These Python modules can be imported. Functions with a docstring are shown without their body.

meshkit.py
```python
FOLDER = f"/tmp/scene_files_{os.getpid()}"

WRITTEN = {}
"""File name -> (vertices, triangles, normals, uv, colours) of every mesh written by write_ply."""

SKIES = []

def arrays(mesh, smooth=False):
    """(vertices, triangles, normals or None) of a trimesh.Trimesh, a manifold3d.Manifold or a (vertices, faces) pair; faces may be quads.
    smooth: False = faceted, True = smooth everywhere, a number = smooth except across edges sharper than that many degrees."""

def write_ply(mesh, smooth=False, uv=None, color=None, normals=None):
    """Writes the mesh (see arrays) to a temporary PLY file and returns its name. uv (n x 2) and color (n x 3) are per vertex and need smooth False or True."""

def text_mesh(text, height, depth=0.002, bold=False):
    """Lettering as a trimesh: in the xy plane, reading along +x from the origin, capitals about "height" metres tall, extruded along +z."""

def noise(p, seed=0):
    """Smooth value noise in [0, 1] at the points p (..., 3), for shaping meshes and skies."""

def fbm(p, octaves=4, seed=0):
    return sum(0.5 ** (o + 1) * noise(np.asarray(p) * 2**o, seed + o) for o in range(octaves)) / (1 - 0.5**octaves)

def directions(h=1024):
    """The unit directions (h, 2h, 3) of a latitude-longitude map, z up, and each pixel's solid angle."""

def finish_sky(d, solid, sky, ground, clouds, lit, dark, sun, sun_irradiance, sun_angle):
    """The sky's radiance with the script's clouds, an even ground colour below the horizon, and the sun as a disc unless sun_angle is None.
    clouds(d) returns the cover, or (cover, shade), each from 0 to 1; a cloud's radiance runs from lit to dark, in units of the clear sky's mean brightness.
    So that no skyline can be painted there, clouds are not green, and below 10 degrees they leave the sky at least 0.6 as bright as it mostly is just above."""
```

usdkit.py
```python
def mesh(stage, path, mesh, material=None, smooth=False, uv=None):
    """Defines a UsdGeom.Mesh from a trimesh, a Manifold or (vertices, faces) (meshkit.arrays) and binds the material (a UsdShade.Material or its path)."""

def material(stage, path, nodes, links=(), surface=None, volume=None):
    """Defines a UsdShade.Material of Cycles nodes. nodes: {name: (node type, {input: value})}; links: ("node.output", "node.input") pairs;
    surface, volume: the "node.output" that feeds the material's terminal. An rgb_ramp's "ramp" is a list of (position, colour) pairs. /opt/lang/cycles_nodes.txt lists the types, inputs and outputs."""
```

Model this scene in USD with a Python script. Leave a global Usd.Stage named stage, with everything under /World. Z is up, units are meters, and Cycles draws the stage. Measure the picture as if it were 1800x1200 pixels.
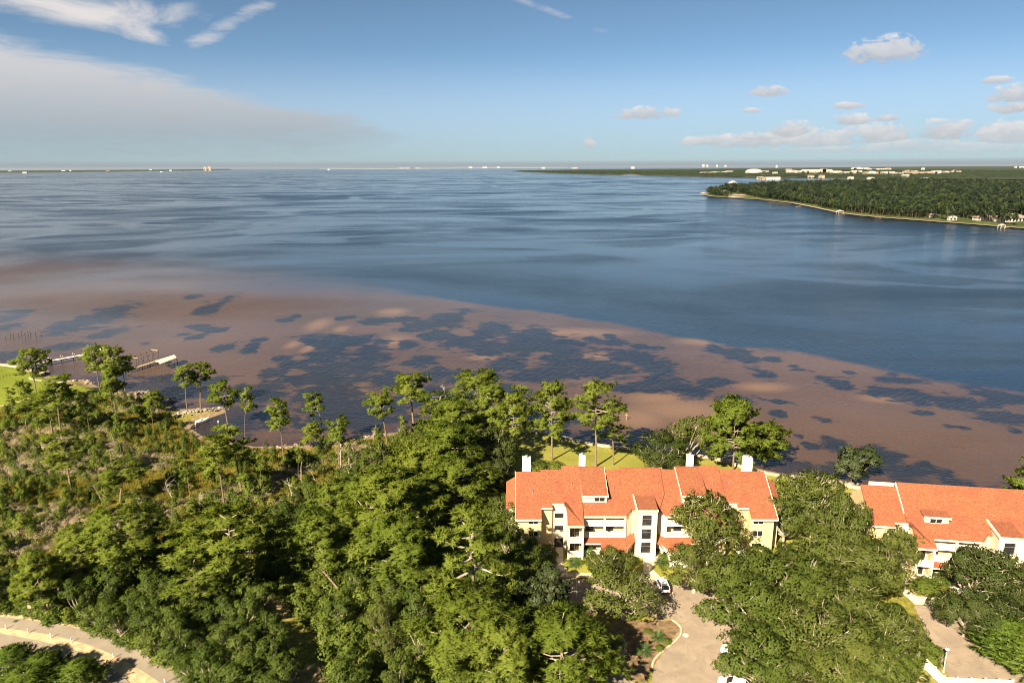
import math, random
import numpy as np
import trimesh
import usdkit, meshkit
from shapely.geometry import Polygon, Point, LineString, MultiPolygon
from shapely import contains_xy
from pxr import Usd, UsdGeom, UsdLux, UsdShade, Gf, Sdf, Vt

stage = Usd.Stage.CreateInMemory()
UsdGeom.SetStageUpAxis(stage, 'Z')
UsdGeom.SetStageMetersPerUnit(stage, 1.0)
UsdGeom.Xform.Define(stage, '/World')
UsdGeom.Scope.Define(stage, '/World/Looks')

# ------------------------------------------------------------------ camera, sky, sun, exposure
CAM = np.array([0.0, 0.0, 75.0])
PITCH, ROLL, FPX = math.atan(306 / 1200), math.radians(0.22), 1200.0
SUN_AZ, SUN_EL = math.radians(213.0), math.radians(35.5)      # direction TOWARDS the sun, azimuth from +y towards +x
SUN = np.array([math.sin(SUN_AZ) * math.cos(SUN_EL), math.cos(SUN_AZ) * math.cos(SUN_EL), math.sin(SUN_EL)])
SKY_STRENGTH, SUN_INTENSITY, EXPOSURE = 0.05, 1.25, 1.75

_f = np.array([0, math.cos(PITCH), -math.sin(PITCH)])
_u0 = np.array([0, math.sin(PITCH), math.cos(PITCH)])
_r0 = np.array([1.0, 0, 0])
_r = math.cos(ROLL) * _r0 - math.sin(ROLL) * _u0
_u = math.cos(ROLL) * _u0 + math.sin(ROLL) * _r0
cam = UsdGeom.Camera.Define(stage, '/World/camera')
cam.CreateFocalLengthAttr(24.0)
cam.CreateHorizontalApertureAttr(36.0)
cam.CreateVerticalApertureAttr(36.0 * 682 / 1024)
cam.CreateClippingRangeAttr(Gf.Vec2f(1.0, 2000000.0))
cam.CreateExposureAttr(EXPOSURE)
M4 = np.eye(4)
M4[0, :3], M4[1, :3], M4[2, :3], M4[3, :3] = _r, _u, -_f, CAM
cam.AddTransformOp().Set(Gf.Matrix4d(*M4.ravel().tolist()))


class G:
    """A small builder of Cycles node graphs."""
    def __init__(s): s.n, s.l, s.k = {}, [], 0
    def add(s, kind, out, **inp):
        s.k += 1
        nm = f'n{s.k}'
        vals = {}
        for k, v in inp.items():
            if isinstance(v, tuple) and len(v) == 2 and v[0] == '@':
                s.l.append((v[1], f'{nm}.{k}'))
            else:
                vals[k] = v
        s.n[nm] = (kind, vals)
        return ('@', f'{nm}.{out}')
    def math(s, op, a, b=0.0, c=0.0, clamp=False):
        return s.add('math', 'value', math_type=op, value1=a, value2=b, value3=c, use_clamp=clamp)
    def noise(s, vec, scale, detail=2.0, rough=0.5, dist=0.0, out='fac'):
        return s.add('noise_texture', out, vector=vec, scale=scale, detail=detail, roughness=rough, distortion=dist)
    def ramp(s, fac, stops): return s.add('rgb_ramp', 'color', fac=fac, ramp=stops)
    def mixc(s, fac, a, b, bt='mix'): return s.add('mix_color', 'result', blend_type=bt, fac=fac, a=a, b=b)
    def smooth(s, v, a, b, lo=0.0, hi=1.0):
        return s.add('map_range', 'result', range_type='smoothstep', value=v, from_min=a, from_max=b, to_min=lo, to_max=hi, clamp=True)
    def make(s, name, surf=None, vol=None):
        return usdkit.material(stage, '/World/Looks/' + name, s.n, s.l, surface=surf[1] if surf else None, volume=vol[1] if vol else None)


def sky_material():
    g = G()
    d = g.add('texture_coordinate', 'generated')
    sky = g.add('sky_texture', 'color', sky_type='single_scattering', sun_disc=False, sun_elevation=SUN_EL, sun_rotation=SUN_AZ,
                altitude=60.0, air_density=0.40, aerosol_density=0.4, ozone_density=2.0, vector=d)
    sep = lambda o: g.add('separate_xyz', o, vector=d)
    x, y, z = sep('x'), sep('y'), sep('z')
    az = g.math('multiply', g.math('arctan2', x, y), 57.29578)
    el = g.math('multiply', g.math('arcsine', z), 57.29578)
    # cirrus sheet to the left of the bay: a band whose upper edge drops to the right
    vec = g.add('combine_xyz', 'vector', x=g.math('multiply', az, 0.06), y=g.math('multiply', el, 0.3), z=0.0)
    n1 = g.noise(vec, 1.0, 5.0, 0.55, 0.6)
    n2 = g.noise(vec, 4.0, 5.0, 0.6, 1.2)
    top = g.math('multiply_add', az, -0.18, 2.0)                     # elevation of the sheet's upper edge
    top = g.math('add', top, g.math('multiply_add', g.math('subtract', n1, 0.5), 2.2, g.math('multiply', g.math('subtract', n2, 0.5), 1.6)))
    sheet = g.smooth(g.math('subtract', top, el), -0.6, 1.2)
    fade = g.smooth(az, 9.0, -17.0)
    low = g.smooth(el, -0.5, 3.5, 0.65, 1.0)
    sheet = g.math('multiply', g.math('multiply', sheet, fade), low)
    sheet = g.math('multiply', sheet, g.math('multiply_add', n2, 0.35, 0.74))
    # streaks above the sheet
    rv = g.add('combine_xyz', 'vector', x=g.math('multiply', g.math('multiply_add', el, -1.6, az), 0.11), y=g.math('multiply', g.math('multiply_add', az, 0.16, el), 0.42), z=3.7)
    n3 = g.noise(rv, 0.9, 6.0, 0.62, 0.8)
    band = None
    for px, py, w, h, tilt in ((120, 18, 230, 26, -0.03), (300, 22, 60, 20, -0.25), (235, 45, 60, 22, 0.45), (395, 47, 75, 13, -0.5), (-120, -10, 260, 40, 0.0), (955, 15, 70, 6, 0.35), (160, -110, 300, 40, 0.1)):
        dd = _f + _r * (px - 900) / FPX - _u * (py - 600) / FPX; dd /= np.linalg.norm(dd)
        a0, e0 = math.degrees(math.atan2(dd[0], dd[1])), math.degrees(math.asin(dd[2])); k = math.degrees(1 / FPX) * math.cos(math.atan((px - 900) / FPX)) ** 2
        da = g.math('subtract', az, a0); de = g.math('multiply_add', da, tilt, g.math('subtract', el, e0))
        da = g.math('divide', da, w * k); de = g.math('divide', de, h * math.degrees(1 / FPX) * 0.9)
        v = g.math('subtract', 1.0, g.math('add', g.math('multiply', da, da), g.math('multiply', de, de)))
        v = g.math('multiply', v, 0.35) if px == 955 else g.math('multiply', v, 0.7) if px == 395 else v
        band = v if band is None else g.math('maximum', band, v)
    streak = g.smooth(g.math('multiply_add', g.math('subtract', n3, 0.5), 4.6, g.math('multiply', g.math('maximum', band, -1.5), 0.9)), -0.35, 1.7)
    cover = g.math('maximum', g.math('multiply', sheet, 0.92), g.math('multiply', streak, 0.95))
    # far haze whitening towards the horizon
    hz = g.math('maximum', g.math('multiply', g.smooth(el, 9.0, 0.0), 0.62), g.math('multiply', g.smooth(el, 1.3, 0.0), 0.97))
    cover = g.math('maximum', cover, hz)
    # cumulus puffs: (azimuth, elevation, half width, half height)
    cv = g.add('combine_xyz', 'vector', x=g.math('multiply', az, 0.5), y=g.math('multiply', el, 0.9), z=1.3)
    nn = g.noise(cv, 1.5, 8.0, 0.66, 0.35)
    PX = [(1553, 92, 62, 20), (1138, 201, 50, 11), (1350, 162, 30, 9), (1490, 187, 27, 6), (1497, 212, 34, 9), (1560, 208, 22, 5), (1318, 195, 16, 4), (1788, 168, 46, 14), (1790, 190, 48, 9),
          (1750, 142, 26, 5), (1390, 232, 38, 16), (1330, 244, 60, 9), (1250, 249, 50, 9), (1440, 248, 75, 17), (1540, 240, 70, 18), (1320, 250, 90, 12), (1660, 232, 60, 17), (1765, 240, 60, 20), (1600, 258, 100, 12), (1720, 262, 100, 11), (1035, 255, 10, 13),
          (1480, 264, 120, 7), (1860, 225, 60, 20), (1950, 180, 60, 18), (700, -120, 90, 20)]
    best, shade = None, None
    for px, py, w, h in PX:
        dd = _f + _r * (px - 900) / FPX - _u * (py - 600) / FPX
        dd /= np.linalg.norm(dd)
        a0, e0 = math.degrees(math.atan2(dd[0], dd[1])), math.degrees(math.asin(dd[2]))
        k = math.degrees(1 / FPX) * math.cos(math.atan((px - 900) / FPX)) ** 2
        wa, ha = w * k * 1.25, h * math.degrees(1 / FPX) * 1.25
        da = g.math('divide', g.math('subtract', az, a0), wa)
        de = g.math('divide', g.math('subtract', el, e0), ha)
        low_ = g.math('multiply', g.math('minimum', de, 0.0), -1.0)           # flat undersides
        r2 = g.math('add', g.math('multiply', da, da), g.math('add', g.math('multiply', de, de), g.math('multiply', g.math('multiply', low_, low_), 1.2)))
        v = g.math('subtract', 1.0, r2)
        sh = g.math('multiply_add', de, 0.45, 0.5)
        if best is None: best, shade = v, sh
        else:
            pick = g.math('greater_than', v, best)
            shade = g.add('mix_float', 'result', fac=pick, a=shade, b=sh)
            best = g.math('maximum', best, v)
    cum = g.smooth(g.math('multiply_add', g.math('subtract', nn, 0.5), 4.2, best), 0.05, 0.75)
    cum = g.math('multiply', cum, g.smooth(el, 0.6, 2.2, 0.25, 0.85))
    shade = g.math('add', shade, g.math('multiply', g.math('subtract', nn, 0.5), 1.2), clamp=True)
    cumcol = g.mixc(shade, (2.3, 2.4, 2.6), (4.9, 4.8, 4.8))
    cirr = g.mixc(g.smooth(el, 0.0, 10.0), (1.95, 2.2, 2.42), (4.9, 4.6, 4.45))
    tint = g.mixc(1.0, sky, (0.84, 0.90, 0.77), 'multiply')
    c = g.mixc(cover, tint, cirr)
    c = g.mixc(cum, c, cumcol)
    return g.make('sky_look', surf=g.add('background_shader', 'background', color=c, strength=SKY_STRENGTH))


dome = UsdLux.DomeLight.Define(stage, '/World/sky')
UsdShade.MaterialBindingAPI.Apply(dome.GetPrim()).Bind(sky_material())
for _k, _v in dict(label='blue summer sky with a pale cirrus sheet and small puffs', category='sky', kind='structure').items():
    dome.GetPrim().SetCustomDataByKey(_k, _v)
sun = UsdLux.DistantLight.Define(stage, '/World/sun')
sun.CreateIntensityAttr(SUN_INTENSITY)
sun.CreateAngleAttr(0.53)
sun.CreateNormalizeAttr(True)
sun.CreateColorAttr(Gf.Vec3f(1.0, 0.85, 0.63))
_zx = SUN
_xx = np.cross([0, 0, 1.0], _zx); _xx /= np.linalg.norm(_xx)
_yx = np.cross(_zx, _xx)
S4 = np.eye(4); S4[0, :3], S4[1, :3], S4[2, :3] = _xx, _yx, _zx
sun.AddTransformOp().Set(Gf.Matrix4d(*S4.ravel().tolist()))


# ------------------------------------------------------------------ helpers
def ray(px, py):
    return _f + _r * (px - 900) / FPX - _u * (py - 600) / FPX
def at(px, py, z=0.0):
    d = ray(px, py)
    t = (z - CAM[2]) / d[2]
    return CAM + d * t
def at_y(px, py, y):
    d = ray(px, py)
    return CAM + d * (y / d[1])
def pxscale(p):
    """metres per photograph pixel at the point p"""
    return float(np.dot(np.asarray(p) - CAM, _f)) / FPX

names = {}
def path_for(name, parent='/World'):
    k = (parent, name)
    i = names.get(k, 0)
    names[k] = i + 1
    return f'{parent}/{name}' + (f'_{i:03d}' if i else '')
def tag(p, label=None, cat=None, group=None, kind=None):
    p = p.GetPrim() if hasattr(p, 'GetPrim') else p
    for k, v in (('label', label), ('category', cat), ('group', group), ('kind', kind)):
        if v: p.SetCustomDataByKey(k, v)
    return p
def thing(name, label, cat, loc=(0, 0, 0), rz=0.0, group=None, scale=None, kind=None):
    x = UsdGeom.Xform.Define(stage, path_for(name))
    x.AddTranslateOp().Set(Gf.Vec3d(*map(float, loc)))
    if rz: x.AddRotateZOp().Set(float(rz))
    if scale is not None: x.AddScaleOp().Set(Gf.Vec3f(*map(float, scale)))
    return tag(x, label, cat, group, kind)
def obj(name, mesh, mat, parent=None, smooth=False, label=None, kind=None):
    pp = str(parent.GetPath()) if parent is not None else '/World'
    m = usdkit.mesh(stage, path_for(name, pp), mesh, mat, smooth)
    if label: m.GetPrim().SetCustomDataByKey('label', label)
    if kind: m.GetPrim().SetCustomDataByKey('kind', kind)
    return m.GetPrim()
def single(name, mesh, mat, label, cat, group=None, kind=None, smooth=False):
    return tag(obj(name, mesh, mat, None, smooth), label, cat, group, kind)

class MB:
    """Collects quads and triangles into one mesh."""
    def __init__(s): s.v, s.f, s.n = [], [], 0
    def raw(s, v, f):
        v = np.asarray(v, float); f = np.asarray(f, int)
        if f.shape[1] == 4: f = np.vstack([f[:, [0, 1, 2]], f[:, [0, 2, 3]]])
        s.v.append(v); s.f.append(f + s.n); s.n += len(v); return s
    def box(s, x0, x1, y0, y1, z0, z1):
        v = [(x, y, z) for z in (z0, z1) for y in (y0, y1) for x in (x0, x1)]
        return s.raw(v, [(0, 2, 3, 1), (4, 5, 7, 6), (0, 1, 5, 4), (2, 6, 7, 3), (0, 4, 6, 2), (1, 3, 7, 5)])
    def prism(s, poly, a, b, axis='x'):
        """poly: 2-D outline (y,z) for axis x, (x,z) for y, (x,y) for z; extruded from a to b; convex outline."""
        n = len(poly)
        def P(q, t): return (t, q[0], q[1]) if axis == 'x' else (q[0], t, q[1]) if axis == 'y' else (q[0], q[1], t)
        v = [P(q, a) for q in poly] + [P(q, b) for q in poly]
        f = [(i, (i + 1) % n, n + (i + 1) % n) for i in range(n)] + [(i, n + (i + 1) % n, n + i) for i in range(n)]
        f += [(0, i + 1, i) for i in range(1, n - 1)] + [(n, n + i, n + i + 1) for i in range(1, n - 1)]
        return s.raw(v, f)
    def quad(s, a, b, c, d): return s.raw([a, b, c, d], [(0, 1, 2), (0, 2, 3)])
    def slab(s, pts, t):
        """a sheet of thickness t under the 3-D convex outline pts (counter-clockwise from above)"""
        n = len(pts); pts = np.asarray(pts, float)
        v = np.vstack([pts, pts - [0, 0, t]])
        f = [(0, i, i + 1) for i in range(1, n - 1)] + [(n, n + i + 1, n + i) for i in range(1, n - 1)]
        f += [(i, n + i, n + (i + 1) % n) for i in range(n)] + [(i, n + (i + 1) % n, (i + 1) % n) for i in range(n)]
        return s.raw(v, f)
    def tube(s, pts, rad, sides=6, cap=True):
        p = np.asarray(pts, float); rad = np.broadcast_to(rad, (len(p),))
        t = np.gradient(p, axis=0); t /= np.linalg.norm(t, axis=1, keepdims=True) + 1e-12
        ref = np.array([0, 0, 1.0]) if abs(t[0, 2]) < 0.9 else np.array([1.0, 0, 0])
        a = np.cross(t, ref); a /= np.linalg.norm(a, axis=1, keepdims=True) + 1e-12
        b = np.cross(t, a)
        an = np.arange(sides) * 2 * np.pi / sides
        v = p[:, None] + rad[:, None, None] * (np.cos(an)[None, :, None] * a[:, None] + np.sin(an)[None, :, None] * b[:, None])
        i, j = np.meshgrid(np.arange(len(p) - 1), np.arange(sides), indexing='ij')
        f = np.stack([i * sides + j, i * sides + (j + 1) % sides, (i + 1) * sides + (j + 1) % sides, (i + 1) * sides + j], -1).reshape(-1, 4)
        s.raw(v.reshape(-1, 3), f)
        if cap:
            k = (len(p) - 1) * sides
            s.f.append(np.array([(k, k + m, k + m + 1) for m in range(1, sides - 1)]) + s.n - len(p) * sides)
        return s
    def mesh(s): return np.vstack(s.v), np.vstack(s.f)
    def moved(s, fn):
        s.v = [fn(v) for v in s.v]; return s

def fix(m):
    """trimesh with outward normals"""
    t = trimesh.Trimesh(*m, process=True); trimesh.repair.fix_normals(t); return t

# ------------------------------------------------------------------ materials
def plain(name, col, rough=0.6, spec=0.4, metal=0.0, var=0.12, scale=1.5, coat=0.0, bump=0.0):
    g = G()
    pos = g.add('geometry', 'position')
    n = g.noise(pos, scale, 4.0, 0.6)
    c = g.mixc(g.smooth(n, 0.3, 0.7), tuple(np.array(col) * (1 - var)), tuple(np.minimum(1, np.array(col) * (1 + var))))
    kw = dict(base_color=c, roughness=rough, specular_ior_level=spec, metallic=metal, coat_weight=coat)
    if bump: kw['normal'] = g.add('bump', 'normal', height=g.noise(pos, scale * 6, 3.0), strength=bump, distance=0.02)
    return g.make(name, surf=g.add('principled_bsdf', 'BSDF', **kw))

def leaf(name, cols, trans=0.3, obj_var=0.35, patch=None, gloss=0.0, grey=0.009):
    """foliage: every leaf its own tone, every tree a slightly different one"""
    g = G()
    cols = [(r_ * .97, g_ * .96, b_ + grey * (.5 + 2.5 * g_)) for r_, g_, b_ in cols]
    rnd = g.add('geometry', 'random_per_island')
    orn = g.add('object_info', 'random')
    c = g.ramp(rnd, list(zip(np.linspace(0, 1, len(cols)), cols)))
    k = g.math('multiply_add', orn, obj_var, 1 - obj_var / 2)
    c = g.mixc(1.0, c, g.add('combine_xyz', 'vector', x=k, y=g.math('multiply_add', orn, obj_var * 0.7, 1 - obj_var * 0.35), z=k), 'multiply')
    if patch:
        n = g.noise(g.add('geometry', 'position'), patch[0], 3.0)
        c = g.mixc(g.smooth(n, 0.48, 0.66), c, patch[1])
    d = g.add('principled_bsdf', 'BSDF', base_color=c, roughness=0.55, specular_ior_level=0.15 + gloss)
    t = g.add('translucent_bsdf', 'BSDF', color=g.mixc(1.0, c, (1.15, 1.25, 0.7), 'multiply'))
    return g.make(name, surf=g.add('mix_closure', 'closure', fac=trans, closure1=d, closure2=t))

# ------------------------------------------------------------------ the land
GZ = 2.5                                             # level of the ground round the condominiums
SHORE_PX = [(0, 641), (40, 647), (52, 652), (74, 652), (70, 660), (110, 672), (135, 668), (160, 680), (195, 688), (235, 697), (262, 700), (285, 712), (310, 722), (378, 717), (384, 722),
            (352, 733), (330, 740), (318, 752), (345, 770), (380, 778), (440, 788), (480, 787), (520, 786), (565, 784), (600, 778), (650, 768), (700, 762), (760, 752), (830, 742), (880, 748),
            (925, 757), (965, 763), (1010, 775), (1060, 783), (1115, 788), (1180, 797), (1260, 806), (1310, 822), (1375, 836), (1440, 842), (1500, 856), (1560, 862), (1700, 880), (1800, 893)]
_sp = [at(x, y, 0.4)[:2] for x, y in SHORE_PX]
_l0, _r0p = _sp[0], _sp[-1]
SHORE = [(-900.0, _l0[1] - 90), (-330.0, _l0[1] + 14)] + [tuple(p) for p in _sp] + [(_r0p[0] + 60, _r0p[1] - 14), (900.0, _r0p[1] - 120)]
LAND = Polygon(SHORE + [(900, -900), (-900, -900)]).buffer(0)
_A = np.array(SHORE[:-1]); _B = np.array(SHORE[1:])
def sdist(x, y):
    """signed distance to the shoreline, positive on land"""
    x = np.asarray(x, float); y = np.asarray(y, float); sh = x.shape
    P = np.stack([x.ravel(), y.ravel()], 1); best = np.full(len(P), 1e9)
    for a, b in zip(_A, _B):
        ab = b - a
        t = np.clip(((P - a) @ ab) / (ab @ ab), 0, 1)
        best = np.minimum(best, np.hypot(*(P - a - t[:, None] * ab).T))
    ins = contains_xy(LAND, P[:, 0], P[:, 1])
    return np.where(ins, best, -best).reshape(sh)

gx = np.arange(-345, 255.1, 1.5); gy = np.arange(-82, 270.1, 1.5)
_X, _Y = np.meshgrid(gx, gy)
_S = sdist(_X, _Y)
def sstep(t, a, b):
    t = np.clip((t - a) / (b - a), 0, 1); return t * t * (3 - 2 * t)
_P3 = np.stack([_X, _Y, 0 * _X], -1)
_Z = np.where(_S > 0, 0.05 + 1.0 * sstep(_S, 0, 2.5) + (GZ - 1.05) * sstep(_S, 2, 26), -3.0 * sstep(-_S, 0, 30) + 0.05)
_wild = sstep(-_X + 0.0 * _Y, 12, 30)                 # rougher ground under the scrub
_Z = _Z + (_S > 3) * _wild * 0.5 * (meshkit.fbm(_P3 / 9.0, 3, 5) - 0.5)
_outer = np.maximum(0, _S - 0)                          # land rises gently far behind
def ground_z(x, y):
    fx = np.clip((np.asarray(x, float) - gx[0]) / 1.5, 0, len(gx) - 1.001); fy = np.clip((np.asarray(y, float) - gy[0]) / 1.5, 0, len(gy) - 1.001)
    i, j = fx.astype(int), fy.astype(int); u, v = fx - i, fy - j
    return _Z[j, i] * (1 - u) * (1 - v) + _Z[j, i + 1] * u * (1 - v) + _Z[j + 1, i] * (1 - u) * v + _Z[j + 1, i + 1] * u * v
def on_ground(px, py):
    z = GZ
    for _ in range(6):
        p = at(px, py, z); z = float(ground_z(p[0], p[1]))
    return np.array([p[0], p[1], z])
def grid_mesh(Z, X, Y):
    h, w = Z.shape
    v = np.stack([X, Y, Z], -1).reshape(-1, 3)
    i, j = np.meshgrid(np.arange(h - 1), np.arange(w - 1), indexing='ij')
    k = i * w + j
    q = np.stack([k, k + 1, k + w + 1, k + w], -1).reshape(-1, 4)
    return v, np.vstack([q[:, [0, 1, 2]], q[:, [0, 2, 3]]])

def ground_material():
    g = G()
    pos = g.add('geometry', 'position')
    n1 = g.noise(pos, 0.12, 5.0, 0.6); n2 = g.noise(pos, 1.3, 4.0, 0.65); n3 = g.noise(pos, 0.05, 3.0)
    soil = g.ramp(n2, [(0.25, (0.12, 0.09, 0.04)), (0.5, (0.25, 0.19, 0.09)), (0.75, (0.42, 0.32, 0.17))])
    green = g.ramp(n2, [(0.3, (0.10, 0.10, 0.018)), (0.55, (0.20, 0.185, 0.035)), (0.75, (0.30, 0.25, 0.07))])
    c = g.mixc(g.smooth(n1, 0.42, 0.58), soil, green)
    sand = g.add('attribute', 'fac', attribute='sand')
    sandc = g.ramp(n2, [(0.2, (0.12, 0.08, 0.05)), (0.8, (0.30, 0.22, 0.14))])
    c = g.mixc(g.smooth(g.math('multiply_add', g.math('subtract', n1, 0.5), 0.8, sand), 0.4, 0.6), c, sandc)
    nb = g.add('bump', 'normal', height=n2, strength=0.7, distance=0.3)
    return g.make('ground_look', surf=g.add('principled_bsdf', 'BSDF', base_color=c, roughness=0.95, specular_ior_level=0.1, normal=nb))

def primvar(prim, name, arr):
    UsdGeom.PrimvarsAPI(prim).CreatePrimvar(name, Sdf.ValueTypeNames.FloatArray, 'vertex').Set(Vt.FloatArray.FromNumpy(np.asarray(arr, np.float32).ravel()))
_gm = single('ground', grid_mesh(_Z, _X, _Y), ground_material(), 'sandy wooded ground running down to the bay', 'ground', kind='structure', smooth=True)
primvar(_gm, 'sand', np.where((_S < 3.0), 0.62 - 0.25 * np.maximum(_S, 0), 0.0))

# ------------------------------------------------------------------ the bay
EDGE_PX = [(-400, 425), (0, 458), (250, 472), (460, 488), (640, 507), (900, 541), (1030, 560), (1160, 586), (1290, 609), (1420, 623), (1560, 649), (1660, 669), (1800, 692), (2100, 740)]
_E = np.array([at(x, y, 0)[:2] for x, y in EDGE_PX])
GRASS = [(165, 562, 50, 26), (200, 546, 42, 14), (120, 572, 26, 8), (380, 535, 19, 18), (368, 548, 15, 8), (338, 521, 18, 5), (350, 573, 22, 4), (370, 578, 26, 4), (345, 592, 20, 8), (322, 588, 12, 4), (388, 580, 10, 5), (392, 610, 17, 9),
         (445, 607, 15, 12), (436, 616, 18, 9), (455, 598, 14, 7), (188, 586, 30, 12), (256, 603, 15, 4), (30, 548, 28, 6), (15, 560, 25, 10), (8, 575, 25, 8), (20, 625, 45, 12), (110, 610, 40, 10), (505, 562, 16, 4), (520, 555, 10, 3), (480, 498, 8, 3),
         (600, 560, 12, 5), (620, 556, 10, 4), (545, 594, 26, 8), (600, 600, 70, 14), (575, 625, 45, 25), (590, 655, 60, 28), (640, 640, 45, 40), (660, 610, 40, 18), (690, 670, 50, 22), (520, 640, 35, 9), (500, 630, 22, 6), (480, 655, 30, 12), (540, 668, 40, 14),
         (445, 690, 70, 26), (380, 668, 30, 12), (560, 700, 90, 34), (620, 725, 130, 38), (420, 735, 100, 36), (350, 690, 55, 18), (300, 665, 40, 10), (260, 680, 60, 16), (180, 668, 60, 10), (700, 562, 60, 6), (660, 566, 28, 6), (740, 572, 55, 14), (785, 562, 36, 18),
         (770, 590, 40, 12), (820, 603, 55, 14), (740, 590, 12, 5), (715, 605, 24, 11), (770, 648, 14, 5), (810, 550, 13, 5), (815, 545, 12, 4), (735, 636, 34, 12), (760, 660, 30, 10), (870, 580, 46, 18), (860, 610, 60, 14), (890, 640, 60, 16), (830, 660, 60, 16), (760, 695, 75, 22), (860, 690, 75, 18),
         (930, 600, 60, 28), (990, 615, 60, 28), (1010, 640, 60, 22), (960, 655, 80, 22), (1060, 650, 55, 22), (1040, 596, 20, 8), (1070, 592, 15, 6), (1090, 603, 26, 8), (1130, 610, 30, 8), (1110, 625, 46, 18), (1160, 645, 38, 18), (1180, 672, 50, 16), (1250, 672, 40, 10), (1120, 680, 60, 14), (1215, 690, 45, 12), (1290, 700, 45, 12),
         (1258, 612, 16, 8), (1290, 622, 40, 12), (1320, 632, 30, 10), (1355, 632, 26, 7), (1400, 646, 22, 6), (1345, 657, 22, 9), (1330, 652, 16, 5), (1450, 665, 16, 6), (1475, 676, 28, 13), (1495, 655, 14, 4), (1570, 657, 14, 4), (1590, 668, 60, 8), (1550, 688, 40, 12), (1600, 695, 60, 12), (1680, 708, 70, 14), (1770, 735, 70, 16), (1790, 700, 50, 10), (1740, 690, 40, 7), (1705, 680, 40, 5),
         (1445, 738, 19, 9), (1370, 728, 16, 8), (1368, 706, 18, 6), (1425, 783, 15, 7), (1403, 765, 11, 5), (1460, 772, 26, 14), (1475, 785, 20, 8), (1665, 748, 17, 5), (1695, 752, 14, 4), (1620, 725, 30, 5), (1788, 758, 10, 3),
         (1540, 800, 50, 22), (1600, 830, 70, 26), (1680, 860, 90, 24), (1480, 830, 60, 16), (1400, 822, 40, 12), (1360, 800, 26, 10), (1120, 785, 50, 10), (1040, 768, 50, 8), (1190, 780, 30, 8), (1800, 880, 90, 20), (960, 740, 60, 12), (900, 730, 60, 14), (1080, 775, 55, 10)]
BRIGHT = [(560, 570, 24, 14), (600, 578, 16, 7), (515, 605, 16, 9), (545, 610, 14, 18), (690, 548, 34, 8), (610, 655, 24, 16), (625, 687, 20, 8), (690, 600, 40, 14), (850, 628, 34, 7), (1055, 628, 38, 10), (1160, 700, 80, 16), (1200, 720, 120, 26), (1120, 735, 70, 26), (1270, 735, 60, 30), (1240, 600, 60, 8), (1560, 700, 60, 10), (1000, 585, 120, 10), (1340, 680, 60, 10), (1290, 770, 70, 30)]

def fields(x, y):
    P = np.stack([x, y], 1)
    d = np.full(len(P), 1e9); side = np.zeros(len(P))
    for a, b in zip(_E[:-1], _E[1:]):
        ab = b - a; t = np.clip(((P - a) @ ab) / (ab @ ab), 0, 1)
        r = P - a - t[:, None] * ab; dd = np.hypot(*r.T); cr = ab[0] * r[:, 1] - ab[1] * r[:, 0]
        m = dd < d; d = np.where(m, dd, d); side = np.where(m, np.sign(cr), side)
    shoal = -side * d                                     # positive on the shallow side
    def blob(lst):
        f = np.full(len(P), -3.0)
        for px, py, rx, ry in lst:
            c = at(px, py, 0); rr = ray(px, py)
            wx = rx * pxscale(c)
            wy = abs(at(px, py - ry, 0)[1] - at(px, py + ry, 0)[1]) / 2
            q = (P - c[:2]) / [wx, wy]
            f = np.maximum(f, 1 - np.hypot(*q.T))
        return f
    return shoal, blob(GRASS), blob(BRIGHT)

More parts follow.
